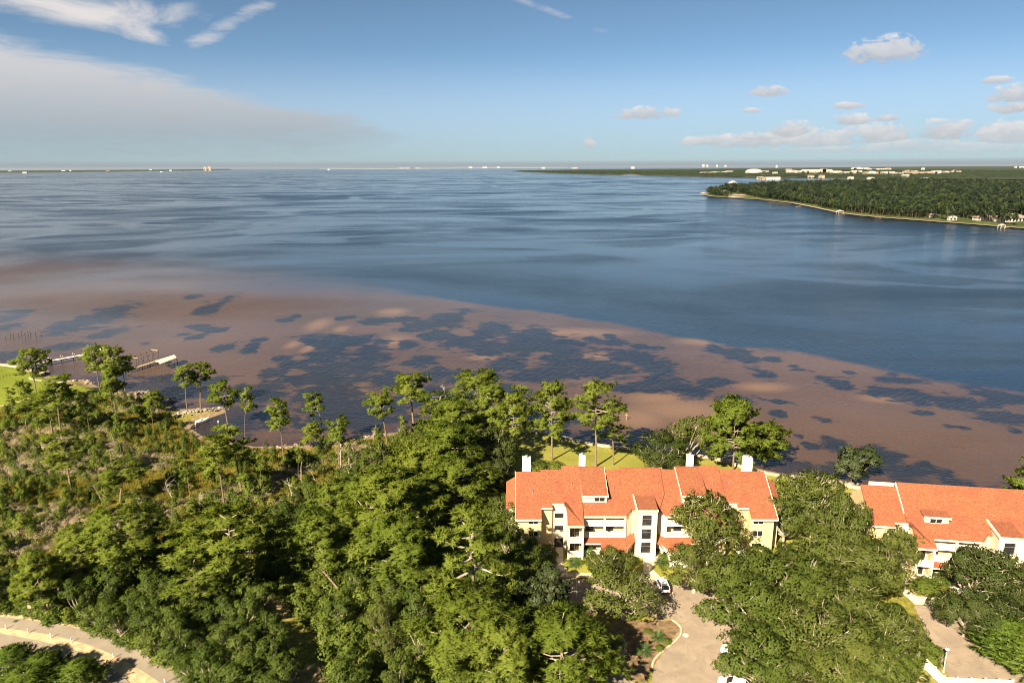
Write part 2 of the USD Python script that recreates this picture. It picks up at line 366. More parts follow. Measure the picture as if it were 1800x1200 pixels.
def water_material():
    g = G()
    pos = g.add('geometry', 'position')
    shoal = g.add('attribute', 'fac', attribute='shoal'); grass = g.add('attribute', 'fac', attribute='grass'); bright = g.add('attribute', 'fac', attribute='bright')
    wob = g.noise(pos, 0.045, 4.0, 0.6); wob2 = g.noise(g.add('mapping', 'vector', vector=pos, rotation=(0, 0, 0.3), scale=(0.11, 0.15, 1.0)), 1.0, 6.0, 0.68, 0.5)
    # bed seen through tea-coloured water
    sand = g.mixc(g.smooth(g.noise(pos, 0.012, 4.0), 0.35, 0.7), (0.060, 0.035, 0.023), (0.086, 0.050, 0.032))
    sand = g.mixc(g.smooth(bright, -0.3, 0.9), sand, (0.15, 0.088, 0.048))
    soft = g.math('multiply_add', g.math('subtract', wob, 0.5), 20.0, shoal)
    gr = g.math('add', grass, g.math('add', g.math('multiply', g.math('subtract', wob, 0.5), 1.7), g.math('multiply', g.math('subtract', wob2, 0.5), 2.6)))
    fl = g.smooth(g.noise(g.add('mapping', 'vector', vector=pos, rotation=(0, 0, 0.3), scale=(0.05, 0.085, 1.0)), 1.0, 6.0, 0.62, 0.8), 0.585, 0.66)
    fl = g.math('multiply', fl, g.smooth(grass, -1.3, -0.2))
    gm = g.math('maximum', g.smooth(gr, -0.08, 0.34), g.math('multiply', fl, 0.85))
    bed = g.mixc(g.math('multiply', gm, g.math('multiply_add', wob2, 0.5, 0.66)), sand, (0.010, 0.013, 0.020))
    depth = g.add('attribute', 'fac', attribute='near')        # tannin and depth darken the first metres by the shore
    bed = g.mixc(depth, bed, (0.035, 0.022, 0.02))
    deepc = g.mixc(g.smooth(g.noise(g.add('mapping', 'vector', vector=pos, scale=(0.004, 0.012, 1.0)), 1.0, 3.0), 0.3, 0.7), (0.008, 0.018, 0.036), (0.013, 0.026, 0.047))
    es = g.add('attribute', 'fac', attribute='edgesoft')
    far = g.math('divide', soft, es)
    col = g.mixc(g.smooth(far, -1.0, 1.0), deepc, bed)
    # wind: ruffled and slick water
    mp = g.add('mapping', 'vector', vector=pos, rotation=(0, 0, 0.45), scale=(0.0016, 0.0030, 1.0))
    w1 = g.noise(mp, 1.0, 6.0, 0.55, 3.2)
    mp2 = g.add('mapping', 'vector', vector=pos, rotation=(0, 0, -0.3), scale=(0.0005, 0.0011, 1.0))
    w2 = g.noise(mp2, 1.0, 5.0, 0.55, 1.8)
    ruff = g.smooth(g.math('multiply_add', w2, 0.6, w1), 0.62, 1.0)
    w3 = g.noise(g.add('mapping', 'vector', vector=pos, rotation=(0, 0, 0.55), scale=(0.0011, 0.0022, 1.0)), 1.0, 4.0, 0.5, 2.2)
    line = g.smooth(g.math('absolute', g.math('subtract', w3, 0.5)), 0.045, 0.008)
    line = g.math('multiply', line, g.smooth(shoal, 0.0, -120.0))
    ruff = g.math('multiply', ruff, g.math('multiply_add', line, -0.9, 1.0))
    rp = g.add('mapping', 'vector', vector=pos, rotation=(0, 0, 0.12), scale=(0.16, 0.62, 0.4))
    h1 = g.noise(rp, 1.0, 3.0, 0.6, 0.5)
    h2 = g.noise(pos, 1.7, 2.0, 0.5)
    h3 = g.add('wave_texture', 'fac', vector=g.add('mapping', 'vector', vector=pos, rotation=(0, 0, 0.42)), bands_direction='y', scale=0.21, distortion=7.0, detail=3.0, detail_scale=0.6, detail_roughness=0.6)
    hh = g.math('add', g.math('multiply', h1, 0.6), g.math('add', g.math('multiply', h2, 0.22), g.math('multiply', h3, 0.15)))
    st = g.math('multiply_add', ruff, 0.82, 0.16)
    nb = g.add('bump', 'normal', height=hh, strength=st, distance=0.75)
    rough = g.math('multiply_add', ruff, 0.22, 0.10)
    return g.make('water_look', surf=g.add('principled_bsdf', 'BSDF', base_color=col, roughness=rough, ior=1.33, specular_ior_level=0.5, normal=nb))

def build_water():
    rad = [60.0]
    while rad[-1] < 900: rad.append(rad[-1] * 1.0105)
    while rad[-1] < 60000: rad.append(rad[-1] * 1.06)
    ang = np.concatenate([np.linspace(-46, 46, 380), np.linspace(46, 314, 60)[1:-1]]) * np.pi / 180
    R, T = np.meshgrid(np.array(rad), ang, indexing='ij')
    x, y = (R * np.sin(T)), (R * np.cos(T))
    n = len(ang); v = np.stack([x.ravel(), y.ravel(), np.zeros(x.size)], 1)
    i, j = np.meshgrid(np.arange(len(rad) - 1), np.arange(n), indexing='ij')
    q = np.stack([i * n + j, (i + 1) * n + j, (i + 1) * n + (j + 1) % n, i * n + (j + 1) % n], -1).reshape(-1, 4)[:, ::-1]
    f = np.vstack([q[:, [0, 1, 2]], q[:, [0, 2, 3]]])
    m = single('water', (v, f), water_material(), 'wide calm bay, dark blue beyond a shallow brown sandbar', 'water', kind='structure', smooth=True)
    s, gr, br = fields(v[:, 0], v[:, 1])
    primvar(m, 'shoal', np.clip(s, -400, 400)); primvar(m, 'grass', gr); primvar(m, 'bright', br)
    primvar(m, 'edgesoft', np.clip(4 + np.maximum(0, -(v[:, 0]) - 40) * 0.45, 4, 100))
    sd = np.full(len(v), -999.0); near = np.hypot(v[:, 0], v[:, 1]) < 420
    sd[near] = sdist(v[near, 0], v[near, 1])
    primvar(m, 'near', 0.75 * (1 - sstep(-sd, 0, 14)))
build_water()

# ------------------------------------------------------------------ sheets lying on the ground
def sheet(name, poly, mat, dz, label, cat, step=3.0, thick=0.0, kind='structure'):
    polys = poly.geoms if hasattr(poly, 'geoms') else [poly]
    vs, fs, n = [], [], 0
    for p in polys:
        v, f = trimesh.creation.triangulate_polygon(p, engine='earcut')
        v = np.column_stack([v, np.zeros(len(v))])
        v, f = trimesh.remesh.subdivide_to_size(v, f, step, max_iter=12)
        t = trimesh.Trimesh(v, f, process=True)
        if t.face_normals[0, 2] < 0: t.invert()
        vs.append(np.asarray(t.vertices)); fs.append(np.asarray(t.faces) + n); n += len(t.vertices)
    v, f = np.vstack(vs), np.vstack(fs)
    v = v.copy(); v[:, 2] = ground_z(v[:, 0], v[:, 1]) + dz
    return single(name, (v, f), mat, label, cat, kind=kind)
def P(pts): return [tuple(on_ground(x, y)[:2]) for x, y in pts]
def smoothline(pts, n=6):
    from scipy.interpolate import splprep, splev
    p = np.array(pts); tck, u = splprep(p.T, s=0, k=min(3, len(p) - 1))
    return np.stack(splev(np.linspace(0, 1, n * len(p)), tck), 1)

def lawn_mat():
    g = G(); pos = g.add('geometry', 'position')
    n1 = g.noise(pos, 0.13, 4.0, 0.6); n2 = g.noise(pos, 2.2, 3.0, 0.7)
    c = g.ramp(g.math('multiply_add', n2, 0.5, g.math('multiply', n1, 0.6)), [(0.3, (0.13, 0.145, 0.022)), (0.52, (0.21, 0.205, 0.035)), (0.75, (0.32, 0.27, 0.07))])
    nb = g.add('bump', 'normal', height=g.noise(pos, 9.0, 2.0), strength=0.5, distance=0.08)
    return g.make('lawn_look', surf=g.add('principled_bsdf', 'BSDF', base_color=c, roughness=0.9, specular_ior_level=0.12, normal=nb))
def green_lawn_mat():
    g = G(); pos = g.add('geometry', 'position')
    n1 = g.noise(pos, 0.09, 4.0, 0.6); n2 = g.noise(pos, 2.2, 3.0, 0.7)
    c = g.ramp(g.math('multiply_add', n2, 0.4, g.math('multiply', n1, 0.6)), [(0.3, (0.10, 0.135, 0.014)), (0.52, (0.15, 0.18, 0.02)), (0.75, (0.21, 0.22, 0.035))])
    nb = g.add('bump', 'normal', height=g.noise(pos, 9.0, 2.0), strength=0.5, distance=0.08)
    return g.make('green_lawn_look', surf=g.add('principled_bsdf', 'BSDF', base_color=c, roughness=0.9, specular_ior_level=0.12, normal=nb))
def asphalt_mat(name, a, b):
    g = G(); pos = g.add('geometry', 'position')
    n1 = g.noise(pos, 0.22, 5.0, 0.65, 0.5); n2 = g.noise(pos, 14.0, 3.0, 0.7)
    c = g.mixc(g.smooth(n1, 0.36, 0.66), a, b)
    c = g.mixc(0.3, c, g.ramp(n2, [(0.3, (0.12, 0.10, 0.08)), (0.7, (0.5, 0.42, 0.33))]), 'mix')
    st = g.noise(pos, 0.6, 5.0, 0.7); c = g.mixc(g.smooth(st, 0.56, 0.7, 0.0, 0.35), c, (0.13, 0.10, 0.075))
    cr = g.add('voronoi_texture', 'distance', feature='distance_to_edge', vector=g.add('mapping', 'vector', vector=g.add('vector_math', 'vector', math_type='add', vector1=pos, vector2=g.add('noise_texture', 'color', vector=pos, scale=0.5, detail=4.0)), scale=(0.07, 0.07, 0.07)), scale=1.0)
    c = g.mixc(g.math('multiply', g.smooth(cr, 0.012, 0.003, 0.0, 0.4), g.smooth(n1, 0.5, 0.6)), c, (0.10, 0.08, 0.06))
    return g.make(name, surf=g.add('principled_bsdf', 'BSDF', base_color=c, roughness=0.9, specular_ior_level=0.2))
ASPH = asphalt_mat('worn_asphalt', (0.19, 0.145, 0.105), (0.285, 0.222, 0.157))
PATHM = asphalt_mat('path_asphalt', (0.185, 0.155, 0.12), (0.24, 0.20, 0.155))
CONC = plain('pale_concrete', (0.58, 0.49, 0.37), 0.85, 0.2, var=0.15, scale=0.7)
CURBM = plain('curb_concrete', (0.42, 0.34, 0.24), 0.85, 0.2, var=0.18, scale=1.5)
SANDM = plain('verge_sand', (0.43, 0.32, 0.19), 0.95, 0.1, var=0.25, scale=0.8)
MULCH = plain('mulch', (0.17, 0.115, 0.065), 0.95, 0.1, var=0.4, scale=0.9)
PAINT = plain('road_paint', (0.55, 0.52, 0.45), 0.7, 0.2, var=0.2, scale=1.0)
STONE = plain('seawall_stone', (0.36, 0.31, 0.235), 0.85, 0.2, var=0.2, scale=1.2)
ROCK = plain('rip_rap', (0.19, 0.16, 0.125), 0.9, 0.2, var=0.35, scale=1.5, bump=0.6)
WHITE = plain('white_paint', (0.68, 0.65, 0.585), 0.5, 0.4, var=0.04)
WOOD = plain('weathered_timber', (0.30, 0.23, 0.16), 0.8, 0.2, var=0.25, scale=2.5)
DKWOOD = plain('wet_timber', (0.07, 0.055, 0.045), 0.75, 0.3, var=0.3, scale=2.0)

# condominium lawn
cl = Polygon(P([(880, 775), (903, 759), (965, 766), (1010, 778), (1060, 786), (1115, 791), (1180, 800), (1260, 809), (1310, 825), (1375, 839), (1440, 845), (1500, 858), (1560, 866), (1700, 885), (1800, 899), (1990, 940), (1990, 1060), (1640, 1042), (1500, 1020), (1360, 1000), (1180, 1012), (1160, 1022), (1125, 1008), (1050, 1006), (985, 1008), (930, 990), (905, 940), (893, 880)])).buffer(0)
sheet('condo_lawn', cl, lawn_mat(), 0.05, 'mown lawn round the condominiums down to the seawall', 'lawn', 4.0)
ll = Polygon(P([(-260, 640), (-60, 638), (0, 643), (42, 650), (62, 660), (80, 668), (120, 680), (165, 683), (200, 692), (190, 697), (120, 690), (60, 705), (0, 716), (-260, 760)])).buffer(0)
sheet('neighbour_lawn', ll, green_lawn_mat(), 0.06, 'bright green lawn beside the white pier', 'lawn')
# sandy footpath along the edge of that lawn
fp = LineString(smoothline(P([(-40, 722), (0, 714), (40, 705), (75, 690), (112, 682), (140, 676), (150, 668)]))).buffer(0.7)
sheet('sandy_footpath', fp, SANDM, 0.10, 'narrow sandy footpath edging the bright green lawn', 'path')

# drive and parking court of the condominiums
drive = Polygon(P([(985, 1017), (1060, 1018), (1120, 1018), (1200, 1020), (1262, 1022), (1300, 1060), (1296, 1110), (1300, 1200), (1310, 1330), (1120, 1330), (1150, 1172), (1170, 1140), (1197, 1104), (1182, 1088), (1120, 1078), (985, 1075)])).buffer(0)
sheet('drive', drive, ASPH, 0.02, 'worn sunlit asphalt drive and parking court of the condominiums', 'drive', 4.0)
lot = Polygon(P([(985, 1112), (1050, 1111), (1097, 1120), (1094, 1150), (1098, 1180), (1120, 1215), (1110, 1330), (940, 1330), (950, 1200)])).buffer(0)
sheet('parking_bay', lot, ASPH, 0.025, 'small asphalt parking bay with wheel stops left of the drive', 'parking lot', 4.0)
drive2 = Polygon(P([(1607, 1063), (1645, 1066), (1690, 1080), (1760, 1130), (1860, 1190), (1900, 1260), (1660, 1260), (1668, 1188), (1640, 1140), (1622, 1100)])).buffer(0)
sheet('right_drive', drive2, ASPH, 0.022, 'shaded asphalt drive behind the street lamp and white fence', 'drive', 4.0)
bed = Polygon(P([(1050, 1108), (1100, 1092), (1180, 1090), (1195, 1104), (1168, 1140), (1147, 1172), (1132, 1200), (1105, 1190), (1099, 1150), (1099, 1120)])).buffer(0)
sheet('planted_island', bed, MULCH, 0.06, 'mulched planting island with sago palms between the parking bay and drive', 'planting bed')
walk = Polygon(P([(1142, 966), (1157, 953), (1157, 975), (1160, 985), (1146, 996), (1146, 1000), (1158, 1011), (1161, 1019), (1150, 1017), (1131, 1009), (1131, 976), (1140, 974)])).buffer(0)
sheet('entrance_walk', walk, CONC, 0.09, 'pale concrete walk curving from the stair tower to the parking court', 'walk')
walk2 = Polygon(P([(978, 958), (990, 958), (990, 995), (996, 999), (996, 1004), (970, 1004), (970, 999), (977, 996)])).buffer(0)
sheet('side_walk', walk2, CONC, 0.09, 'straight concrete walk from the left stair to the parking court', 'walk')
strip = LineString(P([(938, 1009), (985, 1010), (1046, 1012), (1100, 1013), (1150, 1015)])).buffer(0.8)
sheet('kerb_walk', strip, CURBM, 0.12, 'tan concrete walk along the head of the parking court', 'walk')
walk3 = Polygon(P([(1590, 1030), (1600, 1040), (1612, 1048), (1640, 1050), (1653, 1055), (1653, 1064), (1608, 1062), (1585, 1042)])).buffer(0)
sheet('right_walk', walk3, CONC, 0.09, 'pale walk at the head of the shaded right drive', 'walk')

def curb(px, label, w=0.18, h=0.14, mat=None):
    ln = LineString(smoothline(P(px), 5) if len(px) > 2 else P(px))
    c = np.array(ln.coords); t = np.gradient(c, axis=0); t /= np.linalg.norm(t, axis=1, keepdims=True)
    nrm = np.stack([-t[:, 1], t[:, 0]], 1); z = ground_z(c[:, 0], c[:, 1])
    prof = [(-w / 2, -0.05), (-w / 2, h - 0.02), (-w / 2 + 0.03, h), (w / 2 - 0.03, h), (w / 2, h - 0.02), (w / 2, -0.05)]
    v = np.stack([np.column_stack([c + nrm * a, z + b]) for a, b in prof], 1)
    n, k = len(c), len(prof)
    i, j = np.meshgrid(np.arange(n - 1), np.arange(k - 1), indexing='ij')
    q = np.stack([i * k + j, (i + 1) * k + j, (i + 1) * k + j + 1, i * k + j + 1], -1).reshape(-1, 4)
    return single('curb', (v.reshape(-1, 3), q), mat or CURBM, label, 'curb')
curb([(1147, 1174), (1170, 1140), (1197, 1104), (1181, 1089)], 'tan concrete curb between the planting island and the drive', 0.32)
curb([(1065, 1120), (1096, 1123), (1096, 1150), (1100, 1180)], 'thin curb round the corner of the small parking bay', 0.22)
curb([(1637, 1066), (1644, 1076), (1660, 1084)], 'ochre curb at the corner of the shaded right drive', 0.3)
for a, b in (((1051, 1122), (1060, 1124)), ((1071, 1128), (1090, 1133))):
    pa, pb = on_ground(*a), on_ground(*b); mb = MB(); L = np.linalg.norm(pb - pa); an = math.degrees(math.atan2(pb[1] - pa[1], pb[0] - pa[0]))
    t = thing('wheel_stop', 'long ochre wheel stop in the small parking bay' if a[0] > 1060 else 'short ochre wheel stop beside the pine in the small parking bay', 'wheel stop', pa + [0, 0, 0.03], an)
    obj('bar', MB().prism([(-0.11, 0), (-0.07, 0.14), (0.07, 0.14), (0.11, 0)], 0, L, 'x').mesh(), CURBM, t)
    for q in (0.2, 0.8): obj('bolt', MB().tube([(L * q, 0, 0.13), (L * q, 0, 0.155)], 0.035, 6).mesh(), DKWOOD, t)
for i, (a, b) in enumerate((((1013, 1018), (1014, 1050)), ((1000, 1018), (1000, 1048)), ((1156, 1045), (1158, 1055)), ((1178, 1026), (1187, 1057)), ((1063, 1127), (1061, 1136)), ((1618, 1084), (1624, 1095)))):
    pa, pb = on_ground(*a), on_ground(*b); d = (pb - pa); d /= np.linalg.norm(d); n = np.array([-d[1], d[0], 0]) * 0.06
    up = np.array([0, 0, 0.035])
    single('painted_line', MB().quad(pa + n + up, pa - n + up, pb - n + up, pb + n + up).mesh(), PAINT,
           ['white bay line in the shade left of the spreading oak', 'second white bay line nearer the left walk', 'white bay line left of the parked white car', 'white bay line right of the parked white car', 'short white line between the wheel stops', 'white bay line on the shaded right drive'][i], 'road marking', kind='structure')

# path, verge and road in the lower left corner
pc = smoothline(P([(-120, 1075), (0, 1093), (60, 1101), (120, 1112), (180, 1130), (230, 1152), (275, 1178), (320, 1210), (370, 1260), (420, 1330)]), 5)
rc = smoothline(P([(-120, 1116), (0, 1139), (60, 1152), (120, 1171), (165, 1196), (205, 1232), (245, 1285), (280, 1340)]), 5)
verge = LineString(pc).buffer(2.9).union(LineString(rc).buffer(4.6)).buffer(1.0).buffer(-1.0)
sheet('sandy_verge', verge, SANDM, 0.05, 'dry sandy verge on both sides of the paved path', 'verge')
sheet('path', LineString(pc).buffer(1.2), PATHM, 0.10, 'smooth grey paved path curving through the lower left corner', 'path')
sheet('road', LineString(rc).buffer(2.75), PATHM, 0.12, 'grey road beside the paved path in the lower left corner', 'road')
for i, (px, py) in enumerate(((11, 1106), (50, 1113), (90, 1121), (126, 1129), (200, 1157), (290, 1202))):
    p = on_ground(px, py)
    t = thing('delineator_post', ['first', 'second', 'third', 'fourth', 'fifth', 'sixth'][i] + ' white verge post from the left between path and road', 'post', p)
    obj('post', MB().tube([(0, 0, -0.1), (0, 0, 0.85)], 0.075, 8).mesh(), WHITE, t)
    obj('cap', MB().tube([(0, 0, 0.85), (0, 0, 0.93)], [0.085, 0.05], 8).mesh(), WHITE, t)
    obj('band', MB().tube([(0, 0, 0.62), (0, 0, 0.72)], 0.08, 8, False).mesh(), CURBM, t)
p = on_ground(57, 1091)
t = thing('sign_post', 'thin dark post with a small plate beside the paved path', 'sign', p)
obj('post', MB().tube([(0, 0, -0.1), (0, 0, 3.1)], 0.06, 6).mesh(), DKWOOD, t); obj('plate', MB().box(-0.3, 0.3, -0.08, -0.06, 2.45, 3.05).mesh(), WOOD, t)

# seawalls
def wall_along(px, name, label, w=0.5, top=1.55, bot=-1.0, mat=STONE):
    c = smoothline([tuple(at(x, y, top)[:2]) for x, y in px], 4)
    t = np.gradient(c, axis=0); t /= np.linalg.norm(t, axis=1, keepdims=True); nrm = np.stack([-t[:, 1], t[:, 0]], 1)
    x = thing(name, label, 'seawall')
    def strip(w_, z0, z1, nm, m):
        v = np.stack([np.column_stack([c + nrm * a, np.full(len(c), b)]) for a, b in ((-w_ / 2, z0), (-w_ / 2, z1), (w_ / 2, z1), (w_ / 2, z0))], 1); n, k = len(c), 4
        i, j = np.meshgrid(np.arange(n - 1), np.arange(3), indexing='ij')
        q = np.stack([i * k + j, (i + 1) * k + j, (i + 1) * k + j + 1, i * k + j + 1], -1).reshape(-1, 4)
        obj(nm, (v.reshape(-1, 3), q), m, x)
    strip(w, bot, top - 0.15, 'wall', mat); strip(w + 0.25, top - 0.15, top, 'capping', mat)
wall_along([(903, 757), (935, 758), (965, 761), (1010, 772), (1060, 781), (1115, 787), (1180, 795), (1260, 804), (1310, 820), (1375, 834), (1440, 840), (1500, 853), (1560, 860), (1680, 876)], 'seawall', 'long pale seawall at the foot of the condominium lawn')
wall_along([(-200, 628), (-60, 634), (0, 639), (40, 645), (54, 650), (72, 650), (75, 655), (62, 660), (55, 662), (72, 668), (112, 673)], 'seawall', 'white seawall hooking round the bright green lawn', 0.6, 1.3)

# ------------------------------------------------------------------ plants
PINE_L = leaf('pine_needles', [(0.15, 0.19, 0.016), (0.205, 0.25, 0.022), (0.265, 0.30, 0.03), (0.33, 0.34, 0.05)], 0.42, 0.34)
PINE_Y = leaf('young_pine_needles', [(0.10, 0.15, 0.012), (0.15, 0.20, 0.018), (0.20, 0.24, 0.025), (0.27, 0.28, 0.04)], 0.28, 0.3)
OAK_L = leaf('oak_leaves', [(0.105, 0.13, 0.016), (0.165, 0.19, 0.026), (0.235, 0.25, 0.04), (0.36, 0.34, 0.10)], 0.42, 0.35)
BROAD_L = leaf('broad_leaves', [(0.085, 0.12, 0.012), (0.13, 0.175, 0.017), (0.18, 0.225, 0.024), (0.27, 0.285, 0.05)], 0.42, 0.5)
MAG_L = leaf('magnolia_leaves', [(0.04, 0.055, 0.011), (0.075, 0.09, 0.016), (0.125, 0.13, 0.024), (0.26, 0.16, 0.05)], 0.15, 0.25, gloss=0.15)
VINE_L = leaf('vine_leaves', [(0.11, 0.145, 0.014), (0.16, 0.19, 0.022), (0.22, 0.235, 0.032), (0.30, 0.27, 0.07)], 0.3, 0.3)
SCRUB_L = leaf('scrub_leaves', [(0.21, 0.205, 0.035), (0.31, 0.285, 0.055), (0.40, 0.345, 0.095), (0.50, 0.42, 0.18)], 0.4, 0.6)
GRASS_L = leaf('marsh_grass', [(0.24, 0.20, 0.025), (0.36, 0.28, 0.05), (0.48, 0.36, 0.10), (0.25, 0.25, 0.03)], 0.3, 0.4)
DRY_L = leaf('dry_twigs', [(0.34, 0.28, 0.16), (0.46, 0.375, 0.235), (0.58, 0.48, 0.31), (0.28, 0.23, 0.10)], 0.15, 0.35)
PALM_L = leaf('palm_fronds', [(0.05, 0.10, 0.016), (0.085, 0.15, 0.022), (0.14, 0.19, 0.03)], 0.2, 0.25, gloss=0.1)
FAR_L = leaf('far_leaves', [(0.03, 0.046, 0.012), (0.06, 0.078, 0.018), (0.10, 0.11, 0.028)], 0.15, 0.8)
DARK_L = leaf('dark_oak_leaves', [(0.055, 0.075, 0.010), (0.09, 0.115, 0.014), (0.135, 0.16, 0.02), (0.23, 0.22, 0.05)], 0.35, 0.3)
FAR_D = leaf('far_dark_leaves', [(0.018, 0.03, 0.01), (0.035, 0.05, 0.014), (0.06, 0.072, 0.02)], 0.1, 0.4)
FAR_Y = leaf('far_light_leaves', [(0.06, 0.075, 0.016), (0.10, 0.115, 0.024), (0.15, 0.15, 0.04)], 0.2, 0.4)
LIMB = plain('pale_pine_limbs', (0.36, 0.30, 0.235), 0.9, 0.15, var=0.25, scale=2.5)
BARK_P = plain('pine_bark', (0.165, 0.12, 0.085), 0.9, 0.15, var=0.3, scale=2.5)
BARK_O = plain('oak_bark', (0.34, 0.29, 0.22), 0.9, 0.15, var=0.3, scale=2.5)
DEADW = plain('dead_wood', (0.42, 0.37, 0.30), 0.9, 0.15, var=0.2, scale=2.0)

def rdir(r, n, up=0.0):
    d = r.normal(size=(n, 3)); d[:, 2] += up
    return d / np.linalg.norm(d, axis=1, keepdims=True)
def perp(d, r):
    q = np.cross(d, r.normal(size=d.shape)); return q / (np.linalg.norm(q, axis=1, keepdims=True) + 1e-9)
def blades(c, d, L, w, r):
    """one thin triangle per row: from c along d"""
    p = perp(d, r) * np.broadcast_to(np.asarray(w), (len(d),))[:, None] / 2
    L = np.broadcast_to(np.asarray(L), (len(d),))[:, None]
    v = np.stack([c - p, c + p, c + d * L], 1).reshape(-1, 3)
    return v, np.arange(len(v)).reshape(-1, 3)
def leaves(c, L, w, r, up=0.5, out=None):
    """one leaf (a bent diamond) per row of c"""
    n = len(c); d = rdir(r, n, up)
    if out is not None: d = d * 0.75 + out * 0.6; d /= np.linalg.norm(d, axis=1, keepdims=True)
    a = perp(d, r)
    b = np.cross(d, a)
    L = np.broadcast_to(np.asarray(L), (n,))[:, None]; w = np.broadcast_to(np.asarray(w), (n,))[:, None]
    v = np.stack([c - a * L / 2, c + b * w / 2, c + a * L / 2, c - b * w / 2], 1).reshape(-1, 3)
    k = np.arange(n)[:, None] * 4
    return v, np.vstack([k + [0, 1, 2], k + [0, 2, 3]])

def soft_normals(m, local=None, k=0.7):
    """leaf cards lit like the spray they belong to: faces turned outward, normals leaning along the spray"""
    v, f = np.asarray(m[0], float), np.asarray(m[1], int)
    c = np.array([*np.median(v[:, :2], axis=0), np.percentile(v[:, 2], 25)]); ext = np.maximum(np.percentile(np.abs(v - c), 90, axis=0), .05)
    out = (v - c) / ext ** 2; out /= np.linalg.norm(out, axis=1, keepdims=True) + 1e-9
    n = out * (1 - k * .5) + (local * k if local is not None else 0) + [0, 0, .15]; n /= np.linalg.norm(n, axis=1, keepdims=True) + 1e-9
    fn = np.cross(v[f[:, 1]] - v[f[:, 0]], v[f[:, 2]] - v[f[:, 0]]); fn /= np.linalg.norm(fn, axis=1, keepdims=True) + 1e-12
    fl = (fn * n[f].mean(1)).sum(1) < 0; f = f.copy(); f[fl] = f[fl][:, ::-1]; fn[fl] *= -1
    vn = np.zeros_like(v)
    for j in range(3): np.add.at(vn, f[:, j], fn)
    vn /= np.linalg.norm(vn, axis=1, keepdims=True) + 1e-9
    n = n * .75 + vn * .35; n /= np.linalg.norm(n, axis=1, keepdims=True) + 1e-9
    return v, f, n
def foliage(path, m, mat, local=None):
    v, f, n = soft_normals(m, local)
    p = usdkit.mesh(stage, path, (v, f), mat); p.CreateNormalsAttr(Vt.Vec3fArray.FromNumpy(n.astype(np.float32))); p.SetNormalsInterpolation('vertex'); return p

def curve(p0, d0, L, bend, r, n=5, wob=0.12):
    pts = [np.array(p0, float)]; d = np.array(d0, float)
    for _ in range(n):
        d = d + np.array([0, 0, bend / n]) + r.normal(size=3) * wob; d /= np.linalg.norm(d)
        pts.append(pts[-1] + d * L / n)
    return np.array(pts)

